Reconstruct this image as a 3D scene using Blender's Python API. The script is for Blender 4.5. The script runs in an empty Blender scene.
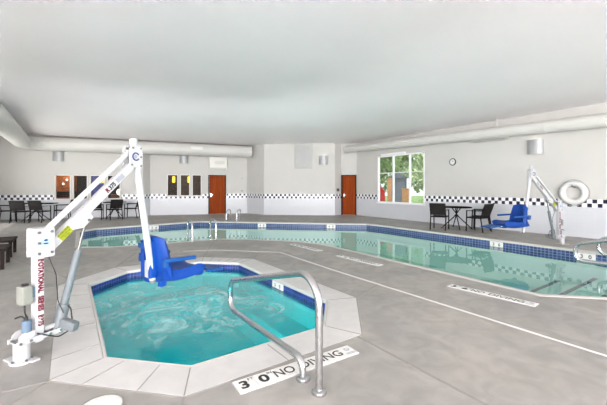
import bpy, bmesh, math, random
from mathutils import Vector, Matrix
from mathutils.geometry import tessellate_polygon

random.seed(7)
SC = bpy.context.scene
COL = SC.collection
PI = math.pi
R = math.radians

# ------------------------------------------------------------------ materials
def newmat(name):
    m = bpy.data.materials.new(name)
    m.use_nodes = True
    nt = m.node_tree
    nt.nodes.clear()
    out = nt.nodes.new('ShaderNodeOutputMaterial')
    return m, nt, out

def N(nt, typ, **kw):
    n = nt.nodes.new(typ)
    for k, v in kw.items():
        if k in n.inputs.keys():
            n.inputs[k].default_value = v
        else:
            setattr(n, k, v)
    return n

def c4(c):
    return (c[0], c[1], c[2], 1.0)

def lin(r, g, b):
    f = lambda u: u / 12.92 if u <= .04045 else ((u + .055) / 1.055) ** 2.4
    return (f(r / 255), f(g / 255), f(b / 255))

def pbr(name, col, rough=.5, metal=0., spec=.5, noise=0., nscale=6., bump=0., bscale=80., coat=0.):
    m, nt, out = newmat(name)
    p = N(nt, 'ShaderNodeBsdfPrincipled')
    p.inputs['Base Color'].default_value = c4(col)
    p.inputs['Roughness'].default_value = rough
    p.inputs['Metallic'].default_value = metal
    p.inputs['Specular IOR Level'].default_value = spec
    p.inputs['Coat Weight'].default_value = coat
    nt.links.new(p.outputs[0], out.inputs[0])
    tc = N(nt, 'ShaderNodeTexCoord')
    nz = N(nt, 'ShaderNodeTexNoise')
    nz.inputs['Scale'].default_value = nscale
    nz.inputs['Detail'].default_value = 5
    nt.links.new(tc.outputs['Object'], nz.inputs['Vector'])
    rp = N(nt, 'ShaderNodeValToRGB')
    k = max(noise, .015)
    rp.color_ramp.elements[0].color = c4([max(0, v * (1 - k)) for v in col])
    rp.color_ramp.elements[1].color = c4([min(1, v * (1 + k)) for v in col])
    rp.color_ramp.elements[0].position = .3
    rp.color_ramp.elements[1].position = .7
    nt.links.new(nz.outputs['Fac'], rp.inputs[0])
    nt.links.new(rp.outputs[0], p.inputs['Base Color'])
    if bump:
        n2 = N(nt, 'ShaderNodeTexNoise')
        n2.inputs['Scale'].default_value = bscale
        nt.links.new(tc.outputs['Object'], n2.inputs['Vector'])
        b = N(nt, 'ShaderNodeBump')
        b.inputs['Strength'].default_value = bump
        b.inputs['Distance'].default_value = .01
        nt.links.new(n2.outputs['Fac'], b.inputs['Height'])
        nt.links.new(b.outputs[0], p.inputs['Normal'])
    return m

def concrete(name, base, blotch, warm, rough=.55):
    m, nt, out = newmat(name)
    p = N(nt, 'ShaderNodeBsdfPrincipled')
    p.inputs['Roughness'].default_value = rough
    p.inputs['Specular IOR Level'].default_value = .35
    nt.links.new(p.outputs[0], out.inputs[0])
    tc = N(nt, 'ShaderNodeTexCoord')
    a = N(nt, 'ShaderNodeTexNoise'); a.inputs['Scale'].default_value = .9; a.inputs['Detail'].default_value = 8; a.inputs['Roughness'].default_value = .6
    b = N(nt, 'ShaderNodeTexNoise'); b.inputs['Scale'].default_value = 4.5; b.inputs['Detail'].default_value = 8; b.inputs['Distortion'].default_value = .8
    f = N(nt, 'ShaderNodeTexNoise'); f.inputs['Scale'].default_value = 120; f.inputs['Detail'].default_value = 3
    for n in (a, b, f):
        nt.links.new(tc.outputs['Object'], n.inputs['Vector'])
    r1 = N(nt, 'ShaderNodeValToRGB'); r1.color_ramp.elements[0].position = .36; r1.color_ramp.elements[1].position = .64
    r1.color_ramp.elements[0].color = c4(base); r1.color_ramp.elements[1].color = c4(warm)
    nt.links.new(a.outputs['Fac'], r1.inputs[0])
    r2 = N(nt, 'ShaderNodeValToRGB'); r2.color_ramp.elements[0].position = .35; r2.color_ramp.elements[1].position = .66
    r2.color_ramp.elements[0].color = c4(blotch); r2.color_ramp.elements[1].color = (1, 1, 1, 1)
    nt.links.new(b.outputs['Fac'], r2.inputs[0])
    mx = N(nt, 'ShaderNodeMixRGB'); mx.blend_type = 'MULTIPLY'; mx.inputs[0].default_value = 1
    nt.links.new(r1.outputs[0], mx.inputs[1]); nt.links.new(r2.outputs[0], mx.inputs[2])
    nt.links.new(mx.outputs[0], p.inputs['Base Color'])
    bp = N(nt, 'ShaderNodeBump'); bp.inputs['Strength'].default_value = .12; bp.inputs['Distance'].default_value = .004
    nt.links.new(f.outputs['Fac'], bp.inputs['Height']); nt.links.new(bp.outputs[0], p.inputs['Normal'])
    return m

def tiles(name, c1, c2, mortar, w, h, ms=.04, rough=.25, checker=False, bias=0., spec=.5):
    """Tiles laid out on the UV map, which is in metres (w x h is one tile)."""
    m, nt, out = newmat(name)
    p = N(nt, 'ShaderNodeBsdfPrincipled'); p.inputs['Roughness'].default_value = rough; p.inputs['Specular IOR Level'].default_value = spec
    nt.links.new(p.outputs[0], out.inputs[0])
    uv = N(nt, 'ShaderNodeUVMap')
    mp = N(nt, 'ShaderNodeMapping')
    mp.inputs['Scale'].default_value = (1 / w, 1 / h, 1)
    mp.inputs['Location'].default_value = (0, 0, .5)
    nt.links.new(uv.outputs[0], mp.inputs[0])
    br = N(nt, 'ShaderNodeTexBrick'); br.offset = 0; br.squash = 1
    br.inputs['Scale'].default_value = 1
    br.inputs['Brick Width'].default_value = 1
    br.inputs['Row Height'].default_value = 1
    br.inputs['Mortar Size'].default_value = ms
    br.inputs['Mortar Smooth'].default_value = .1
    br.inputs['Bias'].default_value = bias
    br.inputs['Color1'].default_value = c4(c1); br.inputs['Color2'].default_value = c4(c2); br.inputs['Mortar'].default_value = c4(mortar)
    nt.links.new(mp.outputs[0], br.inputs['Vector'])
    if checker:
        ck = N(nt, 'ShaderNodeTexChecker'); ck.inputs['Scale'].default_value = 1
        ck.inputs['Color1'].default_value = c4(c1); ck.inputs['Color2'].default_value = c4(c2)
        nt.links.new(mp.outputs[0], ck.inputs['Vector'])
        nt.links.new(ck.outputs[0], br.inputs['Color1']); nt.links.new(ck.outputs[0], br.inputs['Color2'])
    nt.links.new(br.outputs[0], p.inputs['Base Color'])
    return m

def facing(nt, f0, normal=None):
    """Schlick reflectance, the same from both sides of a thin surface."""
    g = N(nt, 'ShaderNodeNewGeometry')
    d = N(nt, 'ShaderNodeVectorMath', operation='DOT_PRODUCT')
    nt.links.new(g.outputs['Incoming'], d.inputs[0]); nt.links.new(normal if normal else g.outputs['Normal'], d.inputs[1])
    a = N(nt, 'ShaderNodeMath', operation='ABSOLUTE'); nt.links.new(d.outputs['Value'], a.inputs[0])
    b = N(nt, 'ShaderNodeMath', operation='SUBTRACT', use_clamp=True); b.inputs[0].default_value = 1.; nt.links.new(a.outputs[0], b.inputs[1])
    p = N(nt, 'ShaderNodeMath', operation='POWER'); p.inputs[1].default_value = 5.; nt.links.new(b.outputs[0], p.inputs[0])
    m = N(nt, 'ShaderNodeMath', operation='MULTIPLY_ADD'); m.inputs[1].default_value = 1 - f0; m.inputs[2].default_value = f0
    nt.links.new(p.outputs[0], m.inputs[0])
    return m

def water(name, tint, foam, rough, bscale, bstr, dist=.02):
    m, nt, out = newmat(name)
    tc = N(nt, 'ShaderNodeTexCoord')
    w1 = N(nt, 'ShaderNodeTexNoise'); w1.inputs['Scale'].default_value = bscale; w1.inputs['Detail'].default_value = 3; w1.inputs['Distortion'].default_value = .6
    nt.links.new(tc.outputs['Object'], w1.inputs['Vector'])
    bp = N(nt, 'ShaderNodeBump'); bp.inputs['Strength'].default_value = bstr; bp.inputs['Distance'].default_value = dist
    nt.links.new(w1.outputs['Fac'], bp.inputs['Height'])
    fr = facing(nt, .02, bp.outputs[0])
    tr = N(nt, 'ShaderNodeBsdfTransparent'); tr.inputs[0].default_value = c4(tint)
    gl = N(nt, 'ShaderNodeBsdfGlossy'); gl.inputs['Roughness'].default_value = rough
    nt.links.new(bp.outputs[0], gl.inputs['Normal'])
    body = tr.outputs[0]
    if foam:
        # churned bubbles round the jets, thinning out towards the walls
        def nz(scale, detail, rough, dist):
            n = N(nt, 'ShaderNodeTexNoise'); n.inputs['Scale'].default_value = scale; n.inputs['Detail'].default_value = detail
            n.inputs['Roughness'].default_value = rough; n.inputs['Distortion'].default_value = dist
            nt.links.new(tc.outputs['Object'], n.inputs['Vector']); return n.outputs['Fac']
        def rng(v, a, b):
            r = N(nt, 'ShaderNodeMapRange', interpolation_type='SMOOTHSTEP'); r.inputs['From Min'].default_value = a; r.inputs['From Max'].default_value = b
            nt.links.new(v, r.inputs['Value']); return r.outputs[0]
        def op(kind, a, b):
            m_ = N(nt, 'ShaderNodeMath', operation=kind)
            for k, v in enumerate((a, b)):
                if isinstance(v, (int, float)): m_.inputs[k].default_value = v
                else: nt.links.new(v, m_.inputs[k])
            return m_.outputs[0]
        vd = N(nt, 'ShaderNodeVectorMath', operation='DISTANCE'); vd.inputs[1].default_value = (-1.6, 4.35, SZ)
        nt.links.new(tc.outputs['Object'], vd.inputs[0])
        core = rng(op('ADD', vd.outputs['Value'], op('MULTIPLY', nz(1.3, 2, .5, 0), 1.2)), 2.5, .8)
        swirl = rng(nz(1.5, 10, .68, 2.6), .47, .70)
        fine = rng(op('ABSOLUTE', op('SUBTRACT', nz(2.4, 8, .66, 1.6), .5), 0), .10, 0)
        m3v = op('ADD', op('MULTIPLY', core, op('ADD', op('MULTIPLY', swirl, foam), op('MULTIPLY', fine, foam * .30))), op('MULTIPLY', core, .13))
        m3 = N(nt, 'ShaderNodeMath', operation='MINIMUM'); m3.inputs[1].default_value = .9
        nt.links.new(m3v, m3.inputs[0])
        df = N(nt, 'ShaderNodeBsdfDiffuse'); df.inputs[0].default_value = (.58, .90, .89, 1)
        mf = N(nt, 'ShaderNodeMixShader')
        nt.links.new(m3.outputs[0], mf.inputs[0]); nt.links.new(tr.outputs[0], mf.inputs[1]); nt.links.new(df.outputs[0], mf.inputs[2])
        body = mf.outputs[0]
    mx = N(nt, 'ShaderNodeMixShader')
    nt.links.new(fr.outputs[0], mx.inputs[0]); nt.links.new(body, mx.inputs[1]); nt.links.new(gl.outputs[0], mx.inputs[2])
    nt.links.new(mx.outputs[0], out.inputs[0])
    return m

def glassmat(name, tint=(.95, .97, .97), k=1., rough=.02):
    m, nt, out = newmat(name)
    fr = facing(nt, .034)
    tr = N(nt, 'ShaderNodeBsdfTransparent'); tr.inputs[0].default_value = c4(tint)
    gl = N(nt, 'ShaderNodeBsdfGlossy'); gl.inputs['Roughness'].default_value = rough
    ml = N(nt, 'ShaderNodeMath', operation='MULTIPLY'); ml.inputs[1].default_value = k
    nt.links.new(fr.outputs[0], ml.inputs[0])
    mx = N(nt, 'ShaderNodeMixShader')
    nt.links.new(ml.outputs[0], mx.inputs[0]); nt.links.new(tr.outputs[0], mx.inputs[1]); nt.links.new(gl.outputs[0], mx.inputs[2])
    nt.links.new(mx.outputs[0], out.inputs[0])
    return m

def glow(name, col, s):
    m, nt, out = newmat(name)
    e = N(nt, 'ShaderNodeEmission'); e.inputs[0].default_value = c4(col); e.inputs[1].default_value = s
    nt.links.new(e.outputs[0], out.inputs[0])
    return m

def woodmat(name, a, b, scale=(14, 14, .9), rough=.35, spec=.4):
    m, nt, out = newmat(name)
    p = N(nt, 'ShaderNodeBsdfPrincipled'); p.inputs['Roughness'].default_value = rough; p.inputs['Specular IOR Level'].default_value = spec
    nt.links.new(p.outputs[0], out.inputs[0])
    tc = N(nt, 'ShaderNodeTexCoord'); mp = N(nt, 'ShaderNodeMapping'); mp.inputs['Scale'].default_value = scale
    nz = N(nt, 'ShaderNodeTexNoise'); nz.inputs['Scale'].default_value = 1.; nz.inputs['Detail'].default_value = 7; nz.inputs['Distortion'].default_value = .7
    rp = N(nt, 'ShaderNodeValToRGB'); rp.color_ramp.elements[0].position = .3; rp.color_ramp.elements[1].position = .7
    rp.color_ramp.elements[0].color = c4(a); rp.color_ramp.elements[1].color = c4(b)
    nt.links.new(tc.outputs['Object'], mp.inputs[0]); nt.links.new(mp.outputs[0], nz.inputs['Vector'])
    nt.links.new(nz.outputs['Fac'], rp.inputs[0]); nt.links.new(rp.outputs[0], p.inputs['Base Color'])
    return m

TS = .112            # side of one square of the chequered band
WZ, SZ = -.17, -.125   # water levels of pool and spa
MT = dict(
    paint=pbr('cream_wall_paint', lin(200, 198, 194), .6, noise=.008, nscale=1.2, bump=.04, bscale=160),
    walltile=tiles('white_wall_tile', lin(208, 210, 215), lin(206, 209, 214), lin(204, 206, 211), TS, TS, .035, .3),
    band=tiles('navy_and_white_checker_tile', lin(244, 244, 246), lin(26, 24, 52), lin(226, 226, 232), TS, TS, .05, .25, checker=True),
    ceiling=pbr('ceiling_paint', lin(248, 243, 245), .38, spec=.5, noise=.008, nscale=.8, bump=.03, bscale=3),
    deck=concrete('deck_concrete', lin(152, 150, 147), (.80, .80, .80), lin(168, 164, 158)),
    coping=concrete('coping_concrete', lin(196, 195, 193), (.92, .92, .92), lin(204, 203, 201)),
    lip=pbr('pale_coping_lip', lin(192, 189, 184), .5, noise=.03),
    joint=pbr('joint_sealant', lin(140, 137, 132), .8, noise=.08, nscale=20),
    darkjoint=pbr('dark_joint', lin(128, 124, 120), .8, noise=.08, nscale=20),
    drain=pbr('white_drain_grate', lin(214, 212, 208), .5, noise=.03),
    plaster=pbr('pool_plaster', lin(176, 214, 204), .7, noise=.03, nscale=3),
    spaplaster=pbr('spa_plaster', lin(80, 214, 212), .7, noise=.03, nscale=3),
    pooltile=tiles('blue_waterline_tile', lin(24, 44, 92), lin(46, 76, 130), lin(128, 146, 172), .080, .062, .07, .4),
    spatile=tiles('cobalt_waterline_tile', lin(10, 20, 78), lin(24, 50, 138), lin(90, 112, 165), .05, .05, .06, .4),
    steptile=pbr('dark_step_edge_tile', lin(40, 50, 66), .4, noise=.3, nscale=30),
    water=water('pool_water', (.76, .92, .895), 0, .015, 1.6, .10, .02),
    spawater=water('spa_water', (.02, .76, .79), .52, .08, 5.0, .16, .03),
    white=pbr('white_powder_coat', lin(182, 182, 184), .42, noise=.01),
    steel=pbr('brushed_stainless_steel', (.55, .55, .56), .26, metal=1., noise=.03, nscale=40),
    bolt=pbr('dull_steel_bolt', (.22, .22, .22), .4, metal=1.),
    rod=pbr('polished_steel_rod', (.20, .19, .18), .35, metal=.6),
    blue=pbr('blue_moulded_plastic', lin(0, 56, 134), .5, spec=.3, noise=.03),
    bluedark=pbr('dark_blue_pad', lin(20, 70, 132), .5, spec=.3, noise=.04),
    greyplastic=pbr('grey_plastic', lin(104, 110, 114), .5, noise=.02),
    boxgrey=pbr('pale_grey_box', lin(132, 134, 126), .55, noise=.02),
    slate=pbr('slate_blue_plastic', lin(92, 110, 130), .5, noise=.03),
    black=pbr('black_rubber', lin(30, 30, 32), .6, noise=.05),
    frame=pbr('dark_furniture_metal', lin(18, 17, 17), .6, spec=.2, noise=.05),
    sling=tiles('dark_mesh_sling', lin(34, 32, 31), lin(26, 25, 24), lin(42, 40, 39), .02, .02, .12, .85, spec=.15),
    tabletop=pbr('dark_table_top', lin(24, 22, 21), .9, spec=.04, noise=.1, nscale=20),
    lounge=woodmat('dark_brown_frame', lin(24, 19, 17), lin(38, 31, 28), (3, 3, 10), .7, .15),
    loungemesh=pbr('charcoal_brown_webbing', lin(66, 60, 56), .85, spec=.15, noise=.1, nscale=60),
    door=woodmat('orange_brown_wood', lin(126, 48, 8), lin(152, 66, 16), rough=.6, spec=.12),
    doorframe=pbr('dark_brown_metal_frame', lin(50, 28, 20), .6, spec=.2, noise=.05),
    glass=glassmat('clear_glass'),
    lobbyglass=glassmat('lobby_glass', (.9, .9, .9), .12, .35),
    vinyl=pbr('white_window_vinyl', lin(244, 244, 246), .4, noise=.01),
    duct=pbr('white_duct_paint', lin(204, 202, 198), .42, noise=.01, nscale=2),
    sconce=pbr('silver_grey_shade', lin(176, 176, 178), .45, metal=.3, noise=.04, nscale=3),
    vent=pbr('pale_grey_grille', lin(186, 186, 182), .5, noise=.02),
    plateplastic=pbr('off_white_plastic', lin(224, 222, 216), .45, noise=.02),
    brass=pbr('dark_switch_plate', lin(90, 86, 84), .4, noise=.05),
    chrome=pbr('satin_chrome', (.7, .7, .68), .25, metal=1.),
    ring=pbr('white_ring_vinyl', lin(216, 216, 214), .45, noise=.02),
    rope=pbr('grey_rope', lin(160, 160, 160), .9, noise=.1, nscale=60),
    letter=pbr('black_lettering', lin(28, 28, 30), .6),
    red=pbr('dark_red_lettering', lin(104, 14, 38), .6, spec=.2),
    navy=pbr('navy_emblem', lin(34, 52, 110), .5),
    pale=pbr('pale_blue_emblem', lin(160, 186, 216), .5),
    greymark=pbr('grey_emblem', lin(150, 152, 160), .5),
    yellow=pbr('yellow_green_label', lin(150, 158, 18), .5, noise=.02),
    marker=pbr('white_marker_tile', lin(222, 222, 219), .4, noise=.015),
    grout=pbr('grey_tile_joint', lin(176, 176, 174), .7),
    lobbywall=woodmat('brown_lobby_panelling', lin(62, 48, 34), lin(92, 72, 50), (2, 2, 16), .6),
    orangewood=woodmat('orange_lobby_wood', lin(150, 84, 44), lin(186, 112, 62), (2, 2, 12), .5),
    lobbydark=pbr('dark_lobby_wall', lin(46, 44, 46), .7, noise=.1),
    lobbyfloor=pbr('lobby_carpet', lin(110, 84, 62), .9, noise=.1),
    poster=pbr('blue_poster_print', lin(72, 86, 160), .5, noise=.25, nscale=5),
    lampglow=glow('yellow_lamp_glow', lin(255, 214, 70), 2.2),
    softglow=glow('white_globe_glow', (1., .97, .92), 1.6),
    grass=pbr('lawn', lin(120, 150, 84), .9, noise=.25, nscale=2),
    bark=pbr('tree_bark', lin(112, 88, 66), .9, noise=.2, nscale=12),
    leafa=pbr('bright_green_leaf', lin(170, 190, 136), .6, noise=.25, nscale=1.2),
    leafb=pbr('pale_green_leaf', lin(200, 214, 172), .6, noise=.2, nscale=1.2),
    redpaint=pbr('red_painted_board', lin(196, 40, 40), .5, noise=.06),
    orangepost=woodmat('orange_timber', lin(190, 138, 96), lin(206, 156, 114), (3, 3, 10), .6),
    shed=pbr('slate_grey_siding', lin(112, 116, 130), .6, noise=.06, nscale=4),
)

# ------------------------------------------------------------------ mesh builder
class MB:
    def __init__(s):
        s.v = []; s.f = []; s.sm = []; s.mi = []; s.uv = {}

    def add(s, verts, faces, smooth=False, mi=0, uvs=None):
        o = len(s.v)
        s.v += [Vector(p) for p in verts]
        for k, f in enumerate(faces):
            if uvs:
                s.uv[len(s.f)] = [uvs[i] for i in f]
            s.f.append([o + i for i in f]); s.sm.append(smooth); s.mi.append(mi)
        return s

    def box(s, c, d, rot=None, mi=0):
        x, y, z = d[0] / 2, d[1] / 2, d[2] / 2
        vs = [Vector((i * x, j * y, k * z)) for k in (-1, 1) for j in (-1, 1) for i in (-1, 1)]
        if rot is not None:
            vs = [rot @ p for p in vs]
        c = Vector(c)
        return s.add([p + c for p in vs], [(0, 2, 3, 1), (4, 5, 7, 6), (0, 1, 5, 4), (2, 6, 7, 3), (0, 4, 6, 2), (1, 3, 7, 5)], mi=mi)

    def bar(s, a, b, w, h, up=(0, 0, 1), mi=0):
        """A rectangular bar from a to b; h is measured along up."""
        a, b = Vector(a), Vector(b)
        d = (b - a).normalized(); up = Vector(up)
        if abs(d.dot(up)) > .98:
            up = Vector((1, 0, 0))
        y = up.cross(d).normalized(); z = d.cross(y).normalized()
        m = Matrix((d, y, z)).transposed()
        return s.box((a + b) / 2, ((b - a).length, w, h), m, mi)

    def tube(s, pts, r, seg=12, closed=False, mi=0, caps=True, r2=None):
        pts = [Vector(p) for p in pts]
        n = len(pts)
        tang = []
        for i in range(n):
            if closed:
                t = pts[(i + 1) % n] - pts[i - 1]
            else:
                t = pts[min(i + 1, n - 1)] - pts[max(i - 1, 0)]
            tang.append(t.normalized())
        ref = Vector((0, 0, 1)) if abs(tang[0].z) < .9 else Vector((1, 0, 0))
        nrm = (ref - tang[0] * ref.dot(tang[0])).normalized()
        vs = []
        for i in range(n):
            nrm = (nrm - tang[i] * nrm.dot(tang[i])).normalized()
            bn = tang[i].cross(nrm)
            rr = r if r2 is None else r + (r2 - r) * i / (n - 1)
            for k in range(seg):
                a = 2 * PI * k / seg
                vs.append(pts[i] + (nrm * math.cos(a) + bn * math.sin(a)) * rr)
        fs = []
        m = n if closed else n - 1
        for i in range(m):
            j = (i + 1) % n
            for k in range(seg):
                l = (k + 1) % seg
                fs.append((i * seg + k, i * seg + l, j * seg + l, j * seg + k))
        s.add(vs, fs, True, mi)
        if not closed and caps:
            o = len(s.v) - len(vs)
            s.f.append([o + k for k in range(seg)][::-1]); s.sm.append(False); s.mi.append(mi)
            s.f.append([o + (n - 1) * seg + k for k in range(seg)]); s.sm.append(False); s.mi.append(mi)
        return s

    def cyl(s, a, b, r, seg=20, mi=0, r2=None):
        return s.tube([a, b], r, seg, False, mi, True, r2)

    def lathe(s, prof, c=(0, 0, 0), seg=28, mi=0, smooth=True):
        c = Vector(c); n = len(prof); vs = []
        for r, z in prof:
            for k in range(seg):
                a = 2 * PI * k / seg
                vs.append(c + Vector((r * math.cos(a), r * math.sin(a), z)))
        fs = []
        for i in range(n - 1):
            for k in range(seg):
                l = (k + 1) % seg
                fs.append((i * seg + k, i * seg + l, (i + 1) * seg + l, (i + 1) * seg + k))
        fs.append(tuple(range(seg))[::-1]); fs.append(tuple((n - 1) * seg + k for k in range(seg)))
        return s.add(vs, fs, smooth, mi)

    def prism(s, poly, z0, z1, mi=0):
        n = len(poly)
        vs = [(p[0], p[1], z0) for p in poly] + [(p[0], p[1], z1) for p in poly]
        fs = [tuple(range(n))[::-1], tuple(range(n, 2 * n))] + [(i, (i + 1) % n, n + (i + 1) % n, n + i) for i in range(n)]
        return s.add(vs, fs, False, mi)

    def extr(s, poly, axis, a, b, mi=0):
        """poly in the plane of the other two axes, pushed along axis ('y': poly is x,z)."""
        n = len(poly)
        g = (lambda p, t: (p[0], t, p[1])) if axis == 'y' else (lambda p, t: (t, p[0], p[1]))
        vs = [g(p, a) for p in poly] + [g(p, b) for p in poly]
        fs = [tuple(range(n)), tuple(range(n, 2 * n))[::-1]] + [(i, n + i, n + (i + 1) % n, (i + 1) % n) for i in range(n)]
        return s.add(vs, fs, False, mi)

    def shell(s, fn, nu, nv, th, mi=0):
        """A sheet with thickness: fn(u, v) -> point, u and v in 0..1."""
        P = [[Vector(fn(i / nu, j / nv)) for j in range(nv + 1)] for i in range(nu + 1)]
        def nor(i, j):
            a = P[min(i + 1, nu)][j] - P[max(i - 1, 0)][j]; b = P[i][min(j + 1, nv)] - P[i][max(j - 1, 0)]
            return a.cross(b).normalized()
        top = [P[i][j] + nor(i, j) * th / 2 for i in range(nu + 1) for j in range(nv + 1)]
        bot = [P[i][j] - nor(i, j) * th / 2 for i in range(nu + 1) for j in range(nv + 1)]
        K = len(top); w = nv + 1; fs = []
        uvs = [(i / nu, j / nv) for i in range(nu + 1) for j in range(nv + 1)] * 2
        for i in range(nu):
            for j in range(nv):
                q = (i * w + j, (i + 1) * w + j, (i + 1) * w + j + 1, i * w + j + 1)
                fs.append(q); fs.append(tuple(K + t for t in q[::-1]))
        edge = [(i, 0) for i in range(nu + 1)] + [(nu, j) for j in range(1, nv + 1)] + [(i, nv) for i in range(nu - 1, -1, -1)] + [(0, j) for j in range(nv - 1, 0, -1)]
        ids = [i * w + j for i, j in edge]
        for a, b in zip(ids, ids[1:] + ids[:1]):
            fs.append((a, K + a, K + b, b))
        return s.add(top + bot, fs, True, mi, uvs)

    def build(s, name, mat, parent=None, bevel=0., loc=(0, 0, 0), rotz=0., recalc=True):
        me = bpy.data.meshes.new(name)
        me.from_pydata([tuple(p) for p in s.v], [], s.f)
        for i, p in enumerate(me.polygons):
            p.use_smooth = s.sm[i]; p.material_index = s.mi[i]
        if s.uv:
            ul = me.uv_layers.new(name='UVMap')
            for i, p in enumerate(me.polygons):
                if i in s.uv:
                    for k, li in enumerate(p.loop_indices):
                        ul.data[li].uv = s.uv[i][k]
        for m in (mat if isinstance(mat, (list, tuple)) else [mat]):
            me.materials.append(m)
        if recalc:
            bm = bmesh.new(); bm.from_mesh(me); bmesh.ops.recalc_face_normals(bm, faces=bm.faces); bm.to_mesh(me); bm.free()
        if any(s.sm):
            try:
                me.set_sharp_from_angle(angle=R(40))
            except Exception:
                pass
        o = bpy.data.objects.new(name, me); COL.objects.link(o)
        o.location = loc; o.rotation_euler = (0, 0, rotz)
        if parent:
            o.parent = parent
        if bevel:
            b = o.modifiers.new('edge', 'BEVEL'); b.width = bevel; b.segments = 2; b.limit_method = 'ANGLE'; b.angle_limit = R(50)
        return o

def fillet(pts, r, n=6):
    pts = [Vector(p) for p in pts]; rs = r if isinstance(r, (list, tuple)) else [r] * len(pts)
    out = [pts[0]]
    for i in range(1, len(pts) - 1):
        a, b, c = pts[i - 1], pts[i], pts[i + 1]
        d1, d2 = (a - b), (c - b)
        th = d1.angle(d2); k = min(rs[i] / math.tan(th / 2), d1.length * .49, d2.length * .49)
        p, q = b + d1.normalized() * k, b + d2.normalized() * k
        if k < 1e-6:
            out.append(b); continue
        bis = (d1.normalized() + d2.normalized()).normalized(); cc = b + bis * (k / math.cos(th / 2))
        u, w_ = p - cc, q - cc; om = u.angle(w_)
        for j in range(n + 1):
            t = j / n
            out.append(cc + (u * math.sin((1 - t) * om) + w_ * math.sin(t * om)) / math.sin(om))
    out.append(pts[-1])
    return out

def textmesh(body, size, bold=0.):
    cu = bpy.data.curves.new('lettering', 'FONT'); cu.body = body; cu.size = size; cu.align_x = 'CENTER'; cu.align_y = 'CENTER'
    cu.extrude = .0004; cu.offset = bold
    o = bpy.data.objects.new('lettering', cu); COL.objects.link(o)
    dg = bpy.context.evaluated_depsgraph_get(); dg.update()
    me = bpy.data.meshes.new_from_object(o.evaluated_get(dg))
    bpy.data.objects.remove(o)
    return me

def lettering(name, items, mat, parent=None):
    """items: (text, size, matrix[, bold]); all glyphs of one writing become one part."""
    for it in items:
        mb = MB(); me = textmesh(it[0], it[1], it[3] if len(it) > 3 else 0.)
        mb.add([it[2] @ v.co for v in me.vertices], [tuple(p.vertices) for p in me.polygons])
        mb.build(name, mat, parent, recalc=False)

def frame_mat(origin, xdir, ydir, sx=1., sy=1.):
    x = Vector(xdir).normalized(); y = Vector(ydir).normalized(); z = x.cross(y)
    m = Matrix((x * sx, y * sy, z)).transposed().to_4x4(); m.translation = Vector(origin)
    return m

def tag(o, label, cat, group=None, kind=None):
    o['label'] = label; o['category'] = cat
    if group: o['group'] = group
    if kind: o['kind'] = kind
    return o

def struct(o, label=None, cat=None):
    o['kind'] = 'structure'
    if label: o['label'] = label
    if cat: o['category'] = cat
    return o

def thing(name, loc=(0, 0, 0), rotz=0.):
    o = bpy.data.objects.new(name, None); COL.objects.link(o)
    o.location = loc; o.rotation_euler = (0, 0, rotz); o.empty_display_size = .1
    return o

def dup(o, parent=None):
    c = o.copy(); COL.objects.link(c); c.parent = parent
    for ch in [x for x in bpy.data.objects if x.parent == o]:
        dup(ch, c)
    return c

def place(o, x, y, rz, z=0.):
    o.location = (x, y, z); o.rotation_euler = (0, 0, rz)
    return o

# ------------------------------------------------------------------ plan of the room (metres; the deck is z = 0)
CEIL = 3.62
C0, C1, C2, C3, C4 = (-13.4, 14.37), (-7.77, 16.22), (-7.67, 16.75), (-3.06, 18.14), (-2.02, 17.12)
C5, C6, C7, C8 = (1.57, 16.75), (1.92, 17.12), (2.68, 16.87), (11.5, 3.5)
C9, C10, C11 = (11.5, -9.), (-9.3, -9.), (-9.3, 8.15)
ROOM = [C0, C1, C2, C3, C4, C5, C6, C7, C8, C9, C10, C11]
POOL = [(-7.09, 10.62), (-6.99, 11.33), (-4.25, 13.75), (2.4, 12.75), (2.8, 12.3), (7.3, 5.5), (5.1, 3.98), (3.05, 4.33), (1.45, 6.75),
        (.5, 8.15), (-.15, 8.62), (-1.6, 9.0), (-2.3, 9.03), (-2.9, 8.66), (-3.9, 8.06), (-4.5, 7.82), (-5.2, 7.8)]
SPA = [(-3.04, 4.78), (-2.9, 5.53), (-1.89, 6.24), (-1.18, 6.12), (.27, 4.08), (.19, 3.33), (-.87, 2.59), (-1.59, 2.72)]

def area2(p):
    return sum(p[i][0] * p[(i + 1) % len(p)][1] - p[(i + 1) % len(p)][0] * p[i][1] for i in range(len(p)))

def offset(p, d):
    """Grow a closed polygon outwards by d (mitred)."""
    sg = 1 if area2(p) > 0 else -1
    out = []; n = len(p)
    for i in range(n):
        a, b, c = Vector(p[i - 1]), Vector(p[i]), Vector(p[(i + 1) % n])
        e1, e2 = (b - a).normalized(), (c - b).normalized()
        n1, n2 = Vector((e1.y, -e1.x)) * sg, Vector((e2.y, -e2.x)) * sg
        m = (n1 + n2).normalized()
        q = b + m * (d / max(.35, m.dot(n1)))
        out.append((q.x, q.y))
    return out

def holed(outer, holes, z, up=True):
    polys = [[Vector((x, y, 0)) for x, y in outer]] + [[Vector((x, y, 0)) for x, y in h] for h in holes]
    tris = tessellate_polygon(polys)
    vs = [(p.x, p.y, z) for q in polys for p in q]
    mb = MB()
    fs = []
    for t in tris:
        a, b, c = [Vector(vs[i]) for i in t]
        fs.append(tuple(t) if ((b - a).cross(c - a).z > 0) == up else tuple(t)[::-1])
    mb.add(vs, fs)
    return mb

def ring(mb, inner, outer, z0, z1, mi=0):
    """A flat kerb between two matching outlines."""
    n = len(inner)
    vs = [(x, y, z1) for x, y in inner] + [(x, y, z1) for x, y in outer] + [(x, y, z0) for x, y in inner] + [(x, y, z0) for x, y in outer]
    fs = []
    for i in range(n):
        j = (i + 1) % n
        fs += [(i, j, n + j, n + i), (i, 2 * n + i, 2 * n + j, j), (n + i, n + j, 3 * n + j, 3 * n + i), (2 * n + i, 3 * n + i, 3 * n + j, 2 * n + j)]
    return mb.add(vs, fs, mi=mi)

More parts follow.
